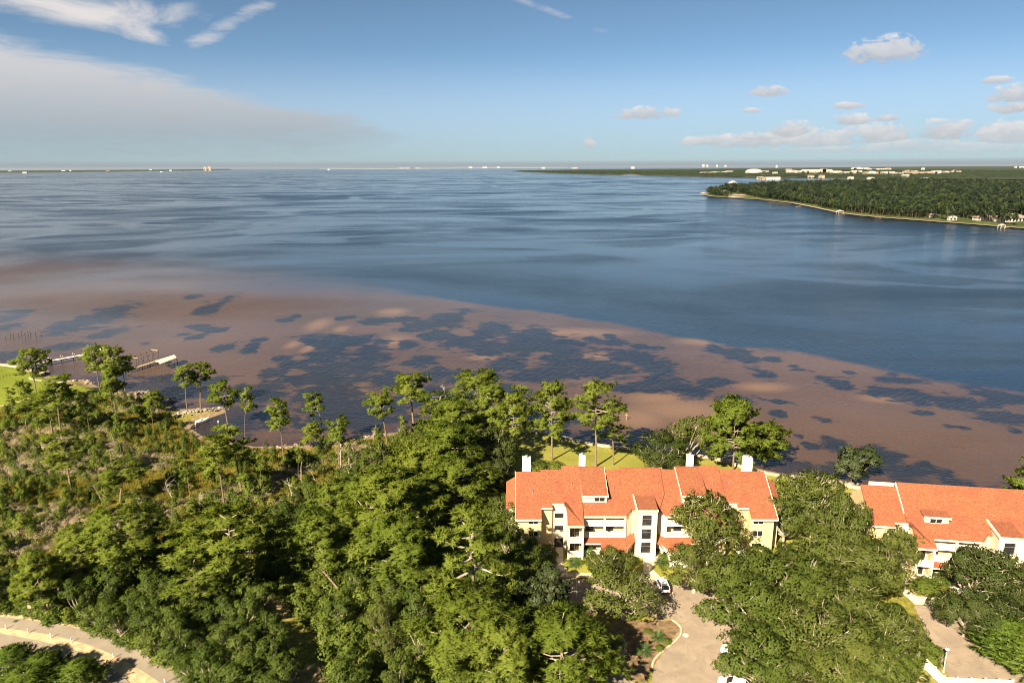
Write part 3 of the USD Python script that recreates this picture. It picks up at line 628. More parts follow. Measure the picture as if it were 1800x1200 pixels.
def pine(seed, H=18.0, base=0.55, R=3.2, limbs=17, shape='umbrella', dense=1.0, lean=0.05, vine=False, crook=0.0, limbw=1.0, tw=0.8):
    r = np.random.default_rng(seed); tr, cr, li = MB(), MB(), MB()
    n = 10; z = np.linspace(0, H * 0.97, n)
    az = r.uniform(0, 6.28)
    off = np.cumsum(r.normal(size=(n, 2)) * (0.05 + crook), axis=0) * np.linspace(0, 1, n)[:, None] + np.outer((z / H) ** 1.5 * lean * H, [math.cos(az), math.sin(az)])
    T = np.column_stack([off, z]); T[0, 2] = -0.4
    tr.tube(T, np.linspace(0.25, 0.07, n) * H / 18 * tw, 7)
    tufts, tdir = [], []
    for i in range(limbs):
        t = base + (0.98 - base) * ((i + r.uniform(0, .8)) / limbs)
        q = (t - base) / (1 - base)
        p0 = np.array([np.interp(t * H, z, T[:, 0]), np.interp(t * H, z, T[:, 1]), t * H])
        prof = {'umbrella': 0.6 + 0.55 * math.sin(min(1, q * 1.25) * 2.4) - 0.55 * q ** 3, 'full': 1.05 - 0.75 * q ** 1.6, 'sparse': 0.75 - 0.3 * q + r.uniform(-.3, .3)}[shape]
        L = max(0.8, R * prof * r.uniform(0.75, 1.12))
        a = i * 2.399 + r.uniform(-.5, .5)
        rise = -0.15 + 0.55 * q + r.uniform(-.15, .2)
        d = np.array([math.cos(a), math.sin(a), rise]); d /= np.linalg.norm(d)
        c = curve(p0, d, L, 0.55 + 0.2 * q, r)
        li.tube(c, limbw * np.linspace(0.062, 0.02, len(c)) * (0.5 + L / 5) * H / 18, 5, False)
        ns = max(4, int(round((4 + L * 2.1) * dense)))
        for k in range(ns):
            s = r.uniform(0.34, 1.0); j = min(int(s * 5), 4); f = s * 5 - j
            ps = c[j] * (1 - f) + c[j + 1] * f
            dd = c[j + 1] - c[j]; dd /= np.linalg.norm(dd)
            sd = dd * 0.6 + rdir(r, 1, 0.35)[0] * 0.9; sd[2] = abs(sd[2]) * 0.8 + 0.1; sd /= np.linalg.norm(sd)
            sl = r.uniform(0.5, 1.25) * (1.15 - 0.3 * s)
            e = ps + sd * sl
            if k % 2 == 0: li.tube([ps, (ps + e) / 2 + [0, 0, .05], e], [0.025, 0.02, 0.012], 3, False)
            tufts.append(e); tdir.append(sd)
            tufts.append(ps + sd * sl * 0.55 + r.normal(size=3) * 0.18); tdir.append(sd)
            tufts.append(e + r.normal(size=3) * 0.34); tdir.append(sd)
        if q > 0.85:
            tufts.append(c[-1]); tdir.append(d)
    tufts, tdir = np.array(tufts), np.array(tdir)
    nb = 20
    c = np.repeat(tufts, nb, 0) + r.normal(size=(len(tufts) * nb, 3)) * 0.05
    d = rdir(r, len(c)) + np.repeat(tdir, nb, 0) * 0.7 + [0, 0, 0.35]; d /= np.linalg.norm(d, axis=1, keepdims=True)
    cr.raw(*blades(c, d, r.uniform(0.38, 0.70, len(c)), r.uniform(0.11, 0.19, len(c)), r)); cl = np.repeat(d, 3, 0)
    parts = [('trunk', tr.mesh(), BARK_P), ('branches', li.mesh(), LIMB), ('crown', cr.mesh(), PINE_L, cl)]
    if vine:
        m = 2600; zz = r.uniform(0.04, base + 0.25, m) * H; rad = r.gamma(2.0, 0.38, m) * (1.2 - zz / H)
        aa = r.uniform(0, 6.28, m) + 0.6 * np.sin(zz); cc = np.column_stack([np.interp(zz, z, T[:, 0]) + rad * np.cos(aa), np.interp(zz, z, T[:, 1]) + rad * np.sin(aa), zz])
        parts.append(('vine', leaves(cc, r.uniform(.22, .42, m), r.uniform(.16, .3, m), r), VINE_L))
    return parts

def broad(seed, R=5.0, H=10.0, base=0.25, lobes=16, per=420, leafs=(0.24, 0.46), mat=None, bark=None, limbs=6, flat=0.75, moss=False, dens=1.0, drop=0.0, twigs=0):
    """a broadleaved tree: forked trunk, limbs to every lobe, leaves through each lobe's outer half"""
    r = np.random.default_rng(seed); tr, cr, tw = MB(), MB(), MB()
    cz = H * (base + (1 - base) * 0.45); az = H * (1 - base) * 0.5
    tr.tube([(0, 0, -0.4), (0.05, 0, H * base * 0.5), (0.1, 0.05, H * base)], [0.05 * R + 0.08, 0.045 * R + .05, 0.04 * R + .04], 8)
    top = np.array([0.1, 0.05, H * base * 0.95])
    cen, pts, outs = [], [], []
    for i in range(lobes):
        for _ in range(20):
            d = rdir(r, 1, 0.35)[0]
            if d[2] > -0.35 - drop: break
        rr = r.uniform(0.55, 0.9)
        c = np.array([d[0] * R * rr, d[1] * R * rr, cz + d[2] * az * rr * 1.05])
        s = np.array([1, 1, flat]) * R * r.uniform(0.20, 0.36)
        cen.append((c, s))
    cen.append((np.array([0, 0, cz + az * 0.25]), np.array([R * .5, R * .5, az * .55])))
    for i, (c, s) in enumerate(cen):
        mid = top * 0.5 + c * 0.5 + r.normal(size=3) * R * 0.06; mid[2] = max(mid[2], H * base)
        if i < limbs + 6:
            L = np.array([top, top * .72 + mid * .28 + r.normal(size=3) * .1, mid, mid * .4 + c * .6 + r.normal(size=3) * .15, c])
            tr.tube(L, np.linspace(0.022 * R + .03, 0.02, 5), 5, False)
            for _ in range(5):
                e = c + rdir(r, 1, 0.2)[0] * s * r.uniform(.7, 1.05); tr.tube([L[3], (L[3] + e) / 2 + r.normal(size=3) * .15, e], [0.035, 0.025, 0.012], 3, False)
        n = int(per * dens)
        d = rdir(r, n, 0.25)
        rad = r.uniform(0.5, 1.0, n) ** 0.6
        nz = meshkit.noise(d * 2.3 + i * 7.1, seed) * 0.55 + 0.72          # uneven outline
        q = c + d * s * (rad * nz)[:, None]
        gap = meshkit.noise(q * (1.6 / max(1, R / 4)), seed + 3) > 0.405                        # holes between sprays
        pts.append(q[gap]); outs.append(d[gap])
    q, o = np.vstack(pts), np.vstack(outs)
    cr.raw(*leaves(q, r.uniform(*leafs, len(q)), r.uniform(leafs[0] * .6, leafs[1] * .6, len(q)), r, 0.35, o))
    parts = [('trunk', tr.mesh(), bark or BARK_O), ('crown', cr.mesh(), mat or OAK_L, np.repeat(o, 4, 0))]
    if moss:
        m = 420; k = r.integers(0, len(q), m); cr2 = MB()
        for a_ in k[:48]:
            d_ = o[a_] * .5 + r.normal(size=3) * .6; d_ /= np.linalg.norm(d_); cr2.tube(curve(q[a_] - d_ * .5, d_, r.uniform(.8, 1.9), .2, r, 3, .35), [.05, .04, .03, .015], 3, False)
        parts.append(('dead_twigs', cr2.mesh(), BARK_O))
    return parts

def bush(seed, R=1.0, H=1.3, n=330, mat=None, leafs=(.2, .36)):
    r = np.random.default_rng(seed); d = rdir(r, n, 0.5)
    nz = meshkit.noise(d * 2.6, seed) * 0.9 + 0.5
    q = d * [R, R, H * .55] * (r.uniform(.45, 1, n) ** .5 * nz)[:, None] + [0, 0, H * .45]
    q[:, 2] = np.maximum(q[:, 2], 0.05)
    return leaves(q, r.uniform(*leafs, n), r.uniform(leafs[0] * .6, leafs[1] * .6, n), r, .4, d)
def drybush(seed, R=1.2, H=1.8, n=160):
    r = np.random.default_rng(seed); m = MB()
    d = rdir(r, n, .9); d[:, 2] = np.abs(d[:, 2]); L = r.uniform(.5, 1.1, n) * H
    c = np.column_stack([r.normal(size=(n, 2)) * R * .3, np.zeros(n)])
    m.raw(*blades(c, d, L, .05, r))
    k = r.integers(0, n, n * 2); m.raw(*blades(c[k] + d[k] * (L[k] * r.uniform(.3, .8, len(k)))[:, None], rdir(r, len(k), .5), r.uniform(.3, .7, len(k)), .045, r))
    return m.mesh()
def grasstuft(seed, R=.7, H=1.1, n=130):
    r = np.random.default_rng(seed); c = np.column_stack([r.normal(size=(n, 2)) * R * .5, np.zeros(n)]); d = rdir(r, n, 2.2)
    return blades(c, d, r.uniform(.5, 1, n) * H, r.uniform(.06, .12, n), r)
def sago(seed, R=1.5, n=34, trunk=.5):
    r = np.random.default_rng(seed); m = MB(); tr = MB().tube([(0, 0, -.1), (0, 0, trunk * .5), (0, 0, trunk)], [.28, .3, .22], 8).mesh()
    for i in range(n):
        a = i * 2.399; e = r.uniform(.1, 1.15) if i % 3 else r.uniform(-.05, .5)
        c = curve((0, 0, trunk), (math.cos(a) * math.cos(e), math.sin(a) * math.cos(e), math.sin(e)), R * r.uniform(.85, 1.1), -.7, r, 6, .03)
        s = np.array([-math.sin(a), math.cos(a), 0])
        for k in range(1, 6):
            for sg in (-1, 1):
                for h in (0, .5):
                    b = c[k] + (c[k + 1] - c[k]) * h; w = .34 * R / 1.5 * (1.2 - k / 7)
                    dd = (c[k + 1] - c[k]); dd /= np.linalg.norm(dd)
                    tip = b + s * sg * w + dd * w * .8 + [0, 0, .06]
                    m.raw([b - dd * .035, b + dd * .05, tip], [(0, 1, 2)])
    return [('trunk', tr, BARK_P), ('fronds', m.mesh(), PALM_L)]
def snag(seed, H=9.0, n=9, spread=.28):
    r = np.random.default_rng(seed); m = MB(); b = MB()
    T = curve((0, 0, -.3), (r.normal() * .05, r.normal() * .05, 1), H, 0, r, 8, .05); m.tube(T, np.linspace(.15, .03, 9), 6)
    for i in range(n):
        k = r.integers(3, 8); d = rdir(r, 1, .8)[0]; L = H * spread * r.uniform(.4, 1); c = curve(T[k], d, L, .35, r, 4, .16); b.tube(c, np.linspace(.05, .012, 5), 4, False)
        for _ in range(3):
            j = r.integers(1, 5); b.tube(curve(c[j], rdir(r, 1, .5)[0], L * .45, .2, r, 3, .2), [.022, .016, .012, .008], 3, False)
    return [('trunk', m.mesh(), DEADW), ('branches', b.mesh(), DEADW)]
def brushpine(seed, H=5.0, R=2.0, n=200):
    """a young pine of long upturned plumes"""
    r = np.random.default_rng(seed); m = MB(); tr = MB().tube([(0, 0, -.3), (0, 0, H * .95)], [.12, .03], 6).mesh()
    for i in range(n):
        t = (i + .5) / n; z = H * (.06 + .9 * t); a = i * 2.399; L = R * (1.05 - t) ** .7 * r.uniform(.6, 1.1)
        c = curve((0, 0, z), (math.cos(a), math.sin(a), .15), max(.35, L), .9, r, 4, .06)
        e = np.repeat(np.vstack([c[2:], (c[3:] + c[2:-1]) / 2]), 13, 0); d = rdir(r, len(e), .5) + (c[-1] - c[-2]) / np.linalg.norm(c[-1] - c[-2]) * 1.3; d /= np.linalg.norm(d, axis=1, keepdims=True)
        m.raw(*blades(e, d, r.uniform(.22, .42, len(e)), .06, r))
    return [('trunk', tr, BARK_P), ('crown', m.mesh(), PINE_Y)]

stage.CreateClassPrim('/World/plant_kinds')
KINDS = {}
def kind(name, parts):
    x = UsdGeom.Xform.Define(stage, f'/World/plant_kinds/{name}').GetPrim()
    allv = []
    for nm, m, mat, *loc_ in parts:
        m = meshkit.arrays(m); allv.append(m[0])
        pm_ = foliage(f'/World/plant_kinds/{name}/{nm}', m, mat, loc_[0] if loc_ else None) if nm in ('crown', 'foliage') else usdkit.mesh(stage, f'/World/plant_kinds/{name}/{nm}', (m[0], m[1]), mat)
        if nm in ('dead_twigs', 'vine'): pm_.GetPrim().SetCustomDataByKey('kind', 'stuff')
    v = np.vstack(allv)
    h = float(np.percentile(v[:, 2], 99.9)); k = v[v[:, 2] > h * .35]
    KINDS[name] = (x, h, float(np.percentile(np.hypot(k[:, 0], k[:, 1]), 97)))
kind('umbrella_a', pine(1, 18, .54, 3.6, 20, 'umbrella', 1.15))
kind('umbrella_b', pine(2, 18, .60, 3.2, 17, 'umbrella', 1.1, lean=.08))
kind('umbrella_c', pine(3, 18, .50, 3.8, 20, 'umbrella', 1.05, lean=.03))
kind('full_a', pine(4, 18, .34, 3.9, 26, 'full', 1.1, lean=.03))
kind('full_b', pine(5, 18, .40, 4.2, 27, 'full', 1.25, lean=.04))
kind('sparse_a', pine(6, 18, .60, 2.6, 13, 'sparse', 1.0, lean=.05, tw=.5, limbw=.7))
kind('sparse_b', pine(7, 18, .66, 2.4, 11, 'sparse', 1.0, lean=.1, crook=.12, tw=.5, limbw=.7))
kind('sparse_c', pine(8, 18, .45, 2.9, 13, 'sparse', .7, lean=.04, tw=.5, limbw=.7))
kind('broken_pine', pine(24, 18, .45, 4.1, 15, 'full', 1.25, lean=.02, limbw=1.9))
kind('vine_pine_a', pine(9, 18, .52, 4.4, 22, 'umbrella', 1.25, vine=True))
kind('vine_pine_b', pine(10, 18, .44, 4.2, 24, 'full', 1.15, vine=True))
kind('dome_a', pine(11, 14, .22, 5.2, 38, 'full', 1.35, lean=.02))
kind('dome_b', pine(12, 14, .26, 5.0, 36, 'umbrella', 1.4, lean=.03))
kind('oak_a', broad(21, 6.5, 10, .2, 22, 640, (.24, .46), OAK_L, BARK_O, 12, .7, True))
kind('oak_b', broad(22, 6.5, 10, .22, 24, 600, (.24, .46), OAK_L, BARK_O, 12, .65, True))
kind('oak_c', broad(23, 6.0, 10, .18, 20, 640, (.24, .46), OAK_L, BARK_O, 10, .8, True))
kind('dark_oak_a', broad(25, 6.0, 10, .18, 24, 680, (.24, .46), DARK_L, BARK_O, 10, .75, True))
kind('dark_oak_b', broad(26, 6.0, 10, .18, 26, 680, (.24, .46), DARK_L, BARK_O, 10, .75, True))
kind('broad_a', broad(31, 4.0, 8, .2, 15, 480, (.22, .4), BROAD_L))
kind('broad_b', broad(32, 4.0, 9, .2, 17, 430, (.24, .42), BROAD_L, flat=.9))
kind('broad_c', broad(33, 4.4, 8, .15, 18, 440, (.22, .4), BROAD_L, drop=.2))
kind('bright_a', broad(34, 6.0, 9, .2, 22, 640, (.24, .48), BROAD_L, BARK_O, 12, .6))
kind('bright_b', broad(35, 6.0, 9, .2, 24, 600, (.24, .48), BROAD_L, BARK_O, 12, .6))
kind('magnolia_a', broad(41, 3.6, 9, .12, 20, 620, (.28, .5), MAG_L, BARK_P, 4, 1.15, drop=.55))
kind('magnolia_b', broad(42, 3.6, 9, .1, 19, 560, (.28, .5), MAG_L, BARK_P, 4, 1.1, drop=.55))
kind('small_pine_a', pine(51, 7, .25, 1.7, 14, 'full', .9))
kind('small_pine_b', pine(52, 7, .35, 1.6, 12, 'umbrella', .9))
kind('snag_a', snag(61)); kind('snag_b', snag(62, 9, 12, .35)); kind('snag_c', snag(63, 9, 5, .18)); kind('snag_d', snag(64, 9, 14, .5))
kind('sago_a', sago(71)); kind('sago_b', sago(72, 1.5, 28, .9))
kind('brush_a', brushpine(81)); kind('brush_b', brushpine(82, 5, 2.2))
kind('tangle', [('branches', drybush(83, 1.4, 2.2, 150), DRY_L)])
kind('round_bush', [('foliage', bush(84, 1.0, 1.4, 900, BROAD_L, (.12, .22)), BROAD_L)])
kind('yellow_bush', [('foliage', bush(85, 1.0, 1.4, 700, BROAD_L, (.14, .26)), VINE_L)])

def plant(kindname, name, label, cat, base, h, R, rz, group=None):
    x, h0, r0 = KINDS[kindname]
    s = R / r0
    t = thing(name, label, cat, base, rz, group, (s, s, h / h0))
    t.GetReferences().AddInternalReference(x.GetPath()); t.SetInstanceable(True)
    return t
_pr = np.random.default_rng(77)
PLACED = []
def tree(kindname, px, ptop, h, wpx, name, label, cat, group=None, base=None, rz=None, pbase=None):
    """px, ptop: the crown's top in the photograph; h: height in metres, or pbase: the row of its foot"""
    if pbase is not None:
        b = on_ground(px if base is None else base, pbase)
        p = at_y(px, ptop, b[1]); h = p[2] - b[2]
    else:
        z = GZ
        for _ in range(4):
            b = at(px, ptop, z + h); z = float(ground_z(b[0], b[1]))
        b = np.array([b[0], b[1], z])
    mid = b + [0, 0, h * .7]
    R = wpx / 2 * pxscale(mid) * (1.1 if 'pine' in name else 1.0)
    PLACED.append((b[0], b[1], R))
    return plant(kindname, name, label, cat, b - [0, 0, .1], h, R, float(_pr.uniform(0, 360)) if rz is None else rz, group)

SP, PT = 'slash_pine', 'pine tree'
T = [ # kind, px, ptop, foot row, crown width, label
 ('umbrella_a', 66, 612, 706, 60, 'lone tall pine on the right edge of the bright green lawn'),
 ('umbrella_b', 180, 602, 712, 50, 'tallest left-hand pine of the dark clump hiding the piers'),
 ('umbrella_c', 210, 605, 716, 48, 'broad right-hand pine of the dark clump hiding the piers'),
 ('full_b', 203, 640, 724, 40, 'lower front pine of the dark clump hiding the piers'),
 ('sparse_a', 222, 622, 700, 40, 'rear pine of the dark clump whose trunk rises from the waterline'),
 ('sparse_a', 329, 638, 722, 38, 'left of the two pines on the rock spit'),
 ('umbrella_b', 353, 636, 720, 50, 'right of the two pines on the rock spit'),
 ('umbrella_a', 402, 668, 757, 52, 'leafy pine right of the moored boat against the water'),
 ('sparse_b', 432, 679, 800, 44, 'crooked pine with a kinked trunk against the water'),
 ('sparse_a', 500, 701, 818, 42, 'slender isolated pine halfway along the wild shore'),
 ('sparse_b', 572, 691, 792, 62, 'forked pine right of the slender isolated pine'),
 ('sparse_a', 597, 733, 838, 44, 'low thin pine in front of the forked pine'),
 ('small_pine_a', 548, 738, 784, 40, 'small dense pine at the water left of the forked pine'),
 ('umbrella_b', 681, 684, 786, 62, 'yellowish straight pine left of the domed pine'),
 ('umbrella_a', 727, 657, 752, 76, 'domed pine with open limbs standing over the water'),
 ('sparse_c', 775, 693, 776, 84, 'pale loose pine beside the bare broken pole'),
 ('umbrella_c', 842, 648, 762, 104, 'largest flat topped pine left of the condominium lawn'),
 ('full_a', 858, 676, 790, 78, 'dense pine in front of the largest flat topped pine'),
 ('full_b', 800, 700, 800, 100, 'bushy pine below the largest flat topped pine'),
 ('sparse_c', 922, 672, 772, 50, 'small crowned pine behind the left end of the seawall'),
 ('full_a', 903, 690, 803, 62, 'loose pine at the left end of the condominium lawn'),
 ('full_a', 970, 670, 809, 74, 'open grey limbed pine on the lawn behind the left chimneys'),
 ('umbrella_c', 1047, 667, 820, 88, 'tall rust trunked pine on the lawn behind the second chimney'),
 ('sparse_c', 1078, 722, 817, 56, 'low leaning pine right of the rust trunked pine'),
 ('dome_a', 1288, 698, 828, 104, 'big rounded pine on the lawn behind the right chimneys'),
 ('dome_b', 1338, 742, 818, 82, 'lower spreading pine beside the far right chimney'),
 ('umbrella_c', 1262, 706, 806, 60, 'pine on the seawall behind the big rounded pine'),
 ('sparse_a', 110, 655, 778, 62, 'wispy pine with twin grey trunks below the lawn'),
 ('sparse_c', 95, 690, 772, 64, 'wide wispy pine left of the twin grey trunks'),
 ('sparse_a', 48, 702, 762, 40, 'small wispy pine at the left below the lawn'),
 ('small_pine_a', 270, 683, 722, 36, 'little round pine beside the tidal inlet'),
 ('sparse_c', 128, 762, 870, 80, 'loose pine with a leaning trunk in the left scrub'),
 ('umbrella_b', 212, 812, 888, 88, 'flat crowned pine in the middle of the left scrub'),
 ('sparse_c', 425, 738, 870, 70, 'two tiered pine at the edge of the lagoon'),
 ('sparse_a', 395, 768, 892, 60, 'thin pine left of the two tiered pine'),
 ('sparse_b', 460, 790, 880, 40, 'thin young pine standing among grey snags'),
]
for i, (k, px, pt, pb, w, lab) in enumerate(T):
    tree(k, px, pt, 0, w, SP, lab, PT, pbase=pb)
T2 = [ # kind, px, ptop, height, crown width, label
 ('vine_pine_a', 215, 886, 17, 150, 'wide flat pine with a leaning bare trunk above the path'),
 ('vine_pine_a', 400, 900, 18, 180, 'broad pine hung with vines left of the bare leaning log'),
 ('vine_pine_b', 690, 822, 19, 180, 'massive pine hung with vines in the centre of the wood'),
 ('dome_a', 640, 838, 14, 130, 'rounded pine on the left shoulder of the massive pine'),
 ('dome_b', 745, 770, 15, 120, 'pine dome just below the shoreline wood'),
 ('full_b', 795, 742, 18, 110, 'layered pine left of the dark oaks by the lawn'),
 ('dome_b', 800, 805, 14, 120, 'rounded pine right of the massive pine'),
 ('dome_a', 700, 905, 14, 170, 'bright pine in front of the massive pine'),
 ('broken_pine', 832, 888, 21, 150, 'landmark pine with pale bare limbs and straight trunk'),
 ('dome_b', 818, 1048, 13, 190, 'bright domed pine at the bottom centre'),
 ('dome_a', 990, 1083, 13, 190, 'bright pine with grey boughs beside the parking bay'),
 ('dome_a', 890, 1085, 14, 150, 'domed pine between the two bright bottom pines'),
 ('full_a', 120, 925, 14, 90, 'narrow pine left of the wide flat pine'),
 ('vine_pine_b', 560, 900, 15, 110, 'vine covered pine left of the bright central pines'),
 ('full_b', 60, 965, 13, 80, 'pine above the sign post by the path'),
 ('sparse_c', 330, 985, 12, 90, 'thin pine hidden behind the path side trees'),
 ('dome_b', 590, 842, 11, 90, 'low pine at the right edge of the grey scrub'),
]
for k, px, pt, h, w, lab in T2: tree(k, px, pt, h, w, SP, lab, PT)
LO, OT = 'live_oak', 'oak tree'
T3 = [
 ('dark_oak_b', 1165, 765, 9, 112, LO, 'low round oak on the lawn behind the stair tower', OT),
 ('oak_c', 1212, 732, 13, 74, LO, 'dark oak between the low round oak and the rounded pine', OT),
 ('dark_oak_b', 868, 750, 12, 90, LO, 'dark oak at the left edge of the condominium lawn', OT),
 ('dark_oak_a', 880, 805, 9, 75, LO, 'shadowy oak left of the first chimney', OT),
 ('oak_a', 835, 800, 10, 70, LO, 'shadowy oak behind the landmark pine', OT),
 ('oak_b', 905, 876, 10, 110, LO, 'grey green oak at the left front corner of the condominium', OT),
 ('oak_a', 1082, 964, 8, 92, LO, 'spreading oak in front of the condominium patio', OT),
 ('oak_c', 1097, 1003, 9, 150, LO, 'lower boughs of the oak on the planting island', OT),
 ('oak_b', 1254, 876, 13, 140, LO, 'tall oak veiling the right half of the condominium', OT),
 ('oak_a', 1225, 960, 9, 130, LO, 'oak overhanging the drive beside the parked white car', OT),
 ('oak_b', 1435, 838, 13, 140, LO, 'tall grey oak between the two condominiums', OT),
 ('oak_c', 1385, 868, 11, 90, LO, 'oak at the right end of the near condominium', OT),
 ('oak_a', 1494, 868, 16, 100, LO, 'oak screening the left end of the far condominium', OT),
 ('oak_b', 1490, 925, 11, 150, LO, 'oak with pale dead twigs in the middle of the right wood', OT),
 ('oak_c', 1552, 960, 11, 115, LO, 'oak just left of the far condominium balconies', OT),
 ('bright_a', 1385, 985, 10, 190, 'broadleaf_tree', 'bright green tree in the middle of the right wood', 'tree'),
 ('bright_b', 1325, 1036, 9, 185, 'broadleaf_tree', 'bright green tree overhanging the parked cars', 'tree'),
 ('bright_a', 1300, 985, 9, 120, 'broadleaf_tree', 'green tree below the tall veiling oak', 'tree'),
 ('oak_b', 1578, 922, 10, 92, LO, 'oak covering the left balconies of the far condominium', OT),
 ('oak_a', 1602, 1078, 7, 62, LO, 'small oak at the edge of the shaded right drive', OT),
 ('oak_a', 1500, 1010, 10, 170, LO, 'olive oak in the lower right wood', OT),
 ('oak_b', 1440, 1075, 10, 190, LO, 'olive oak at the bottom of the right wood', OT),
 ('bright_b', 1340, 1120, 9, 160, 'broadleaf_tree', 'bright green tree at the bottom edge by the drive', 'tree'),
 ('oak_c', 1556, 1062, 9, 125, LO, 'oak left of the street lamp', OT),
 ('broad_a', 505, 1150, 6, 70, 'broadleaf_tree', 'low tree closing the dark gap of the wood', 'tree'),
 ('broad_b', 470, 1120, 7, 70, 'broadleaf_tree', 'tree on the left side of the dark gap of the wood', 'tree'),
 ('oak_a', 1500, 1130, 9, 190, LO, 'olive oak at the bottom edge of the right wood', OT),
 ('bright_a', 1585, 1138, 6, 100, 'broadleaf_tree', 'yellow green tree behind the white fence corner', 'tree'),
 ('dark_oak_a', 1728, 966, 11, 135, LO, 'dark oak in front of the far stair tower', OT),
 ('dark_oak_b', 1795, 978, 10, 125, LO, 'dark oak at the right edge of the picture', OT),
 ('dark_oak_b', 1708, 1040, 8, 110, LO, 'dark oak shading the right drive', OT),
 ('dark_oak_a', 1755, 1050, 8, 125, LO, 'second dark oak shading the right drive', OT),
 ('magnolia_a', 1507, 779, 10, 76, 'magnolia', 'isolated magnolia on the shore beside the far condominium roof', 'magnolia tree'),
 ('magnolia_b', 965, 1000, 10, 85, 'magnolia', 'dark glossy magnolia left of the parking court', 'magnolia tree'),
 ('magnolia_a', 925, 1035, 8, 80, 'magnolia', 'second glossy magnolia below the dark one', 'magnolia tree'),
 ('full_a', 1822, 800, 18, 80, SP, 'pine branch reaching in at the right edge', PT),
 ('brush_a', 1775, 1085, 7, 100, 'young_pine', 'feathery young pine right of the shaded drive', PT),
 ('brush_b', 1820, 1110, 7, 110, 'young_pine', 'feathery young pine at the right picture edge', PT),
 ('brush_b', 15, 1136, 5, 80, 'young_pine', 'first feathery pine top at the lower left corner', PT),
 ('brush_a', 70, 1150, 5, 80, 'young_pine', 'second feathery pine top beside the road', PT),
 ('brush_b', 135, 1160, 5, 75, 'young_pine', 'third feathery pine top beside the road', PT),
 ('brush_a', 40, 1175, 5, 110, 'young_pine', 'feathery pine top lowest in the left corner', PT),
]
for k, px, pt, h, w, nm, lab, cat in T3: tree(k, px, pt, h, w, nm, lab, cat)

# the understorey of the wood: many look-alike trees, scattered
def wpoly(pts): return Polygon([tuple(on_ground(*p)[:2]) for p in pts]).buffer(0)
HOLE = []
def scatter(poly, n, gap, r, avoid=0.0, tries=40):
    for h_ in HOLE: poly = poly.difference(h_)
    x0, y0, x1, y1 = poly.bounds; out = []
    for _ in range(n * tries):
        if len(out) >= n: break
        x, y = r.uniform(x0, x1), r.uniform(y0, y1)
        if not contains_xy(poly, x, y): continue
        if any((x - a) ** 2 + (y - b) ** 2 < gap * gap for a, b in out): continue
        out.append((x, y))
    return out
ru = np.random.default_rng(5)
W1 = wpoly([(-60, 1085), (0, 1075), (60, 1086), (120, 1098), (200, 1124), (270, 1158), (330, 1192), (420, 1290), (500, 1290), (480, 1120), (450, 1040), (330, 1000), (180, 1005), (0, 1040)])
W2 = wpoly([(430, 985), (470, 920), (600, 870), (700, 800), (830, 760), (890, 790), (893, 880), (905, 940), (930, 985), (960, 1000), (980, 1110), (945, 1190), (930, 1300), (600, 1300), (560, 1120)])
HOLE += [wpoly([(465, 1000), (585, 985), (595, 1080), (545, 1095), (535, 1160), (480, 1160), (470, 1090)]), wpoly([(730, 960), (775, 960), (775, 1090), (735, 1090)]), wpoly([(775, 985), (900, 985), (900, 1075), (775, 1075)])]
W3 = wpoly([(1310, 1060), (1330, 1020), (1420, 1000), (1530, 1040), (1555, 1085), (1565, 1150), (1570, 1185), (1570, 1290), (1330, 1290), (1320, 1150)])
W4 = wpoly([(1745, 1085), (1800, 1075), (1900, 1100), (1900, 1180), (1840, 1150), (1790, 1120)])
for poly, n, gap, kinds, h, R, lab, grp in (
    (W1, 60, 3.4, ['broad_a', 'broad_b', 'broad_c'], (4, 8), (2.2, 3.8), 'vine draped broadleaf tree in the thick bank above the paved path', 'trees in the bank above the path'),
    (W2, 75, 4.0, ['broad_a', 'broad_b', 'broad_c', 'oak_c'], (5, 9), (2.4, 4.2), 'mixed green understorey tree in the central wood left of the condominium', 'understorey of the central wood'),
    (W3, 26, 5.2, ['bright_a', 'oak_a', 'oak_b', 'bright_b'], (6, 9), (3.2, 5.0), 'leafy tree filling the wood between the drive and the right drive', 'trees between the two drives'),
    (W4, 8, 4.0, ['dark_oak_a', 'dark_oak_b'], (6, 8), (3.0, 4.4), 'dark leafy tree at the far side of the shaded right drive', 'trees beyond the right drive')):
    for x, y in scatter(poly, n, gap, ru):
        plant(kinds[ru.integers(len(kinds))], 'broadleaf_tree', lab, 'tree', (x, y, float(ground_z(x, y)) - .1), ru.uniform(*h), ru.uniform(*R), ru.uniform(0, 360), grp)

# scrub: nobody could count it
def instancer(name, label, cat, kinds, xyz, rz, sc, which, kind_='stuff'):
    pi = UsdGeom.PointInstancer.Define(stage, path_for(name)); base = str(pi.GetPath())
    for k, (nm, m, mat) in enumerate(kinds):
        (foliage if ('bush' in nm or 'weed' in nm) and nm != 'dry_bush_b' else usdkit.mesh)(*((f'{base}/kinds/{nm}', m, mat) if ('bush' in nm or 'weed' in nm) and nm != 'dry_bush_b' else (stage, f'{base}/kinds/{nm}', m, mat))); pi.GetPrototypesRel().AddTarget(f'{base}/kinds/{nm}')
    pi.CreateProtoIndicesAttr(Vt.IntArray.FromNumpy(np.asarray(which, np.int32)))
    pi.CreatePositionsAttr(Vt.Vec3fArray.FromNumpy(np.asarray(xyz, np.float32)))
    h = np.asarray(rz) / 2
    pi.CreateOrientationsAttr([Gf.Quath(float(math.cos(a)), 0, 0, float(math.sin(a))) for a in h])
    pi.CreateScalesAttr(Vt.Vec3fArray.FromNumpy(np.asarray(sc, np.float32)))
    return tag(pi, label, cat, None, kind_)
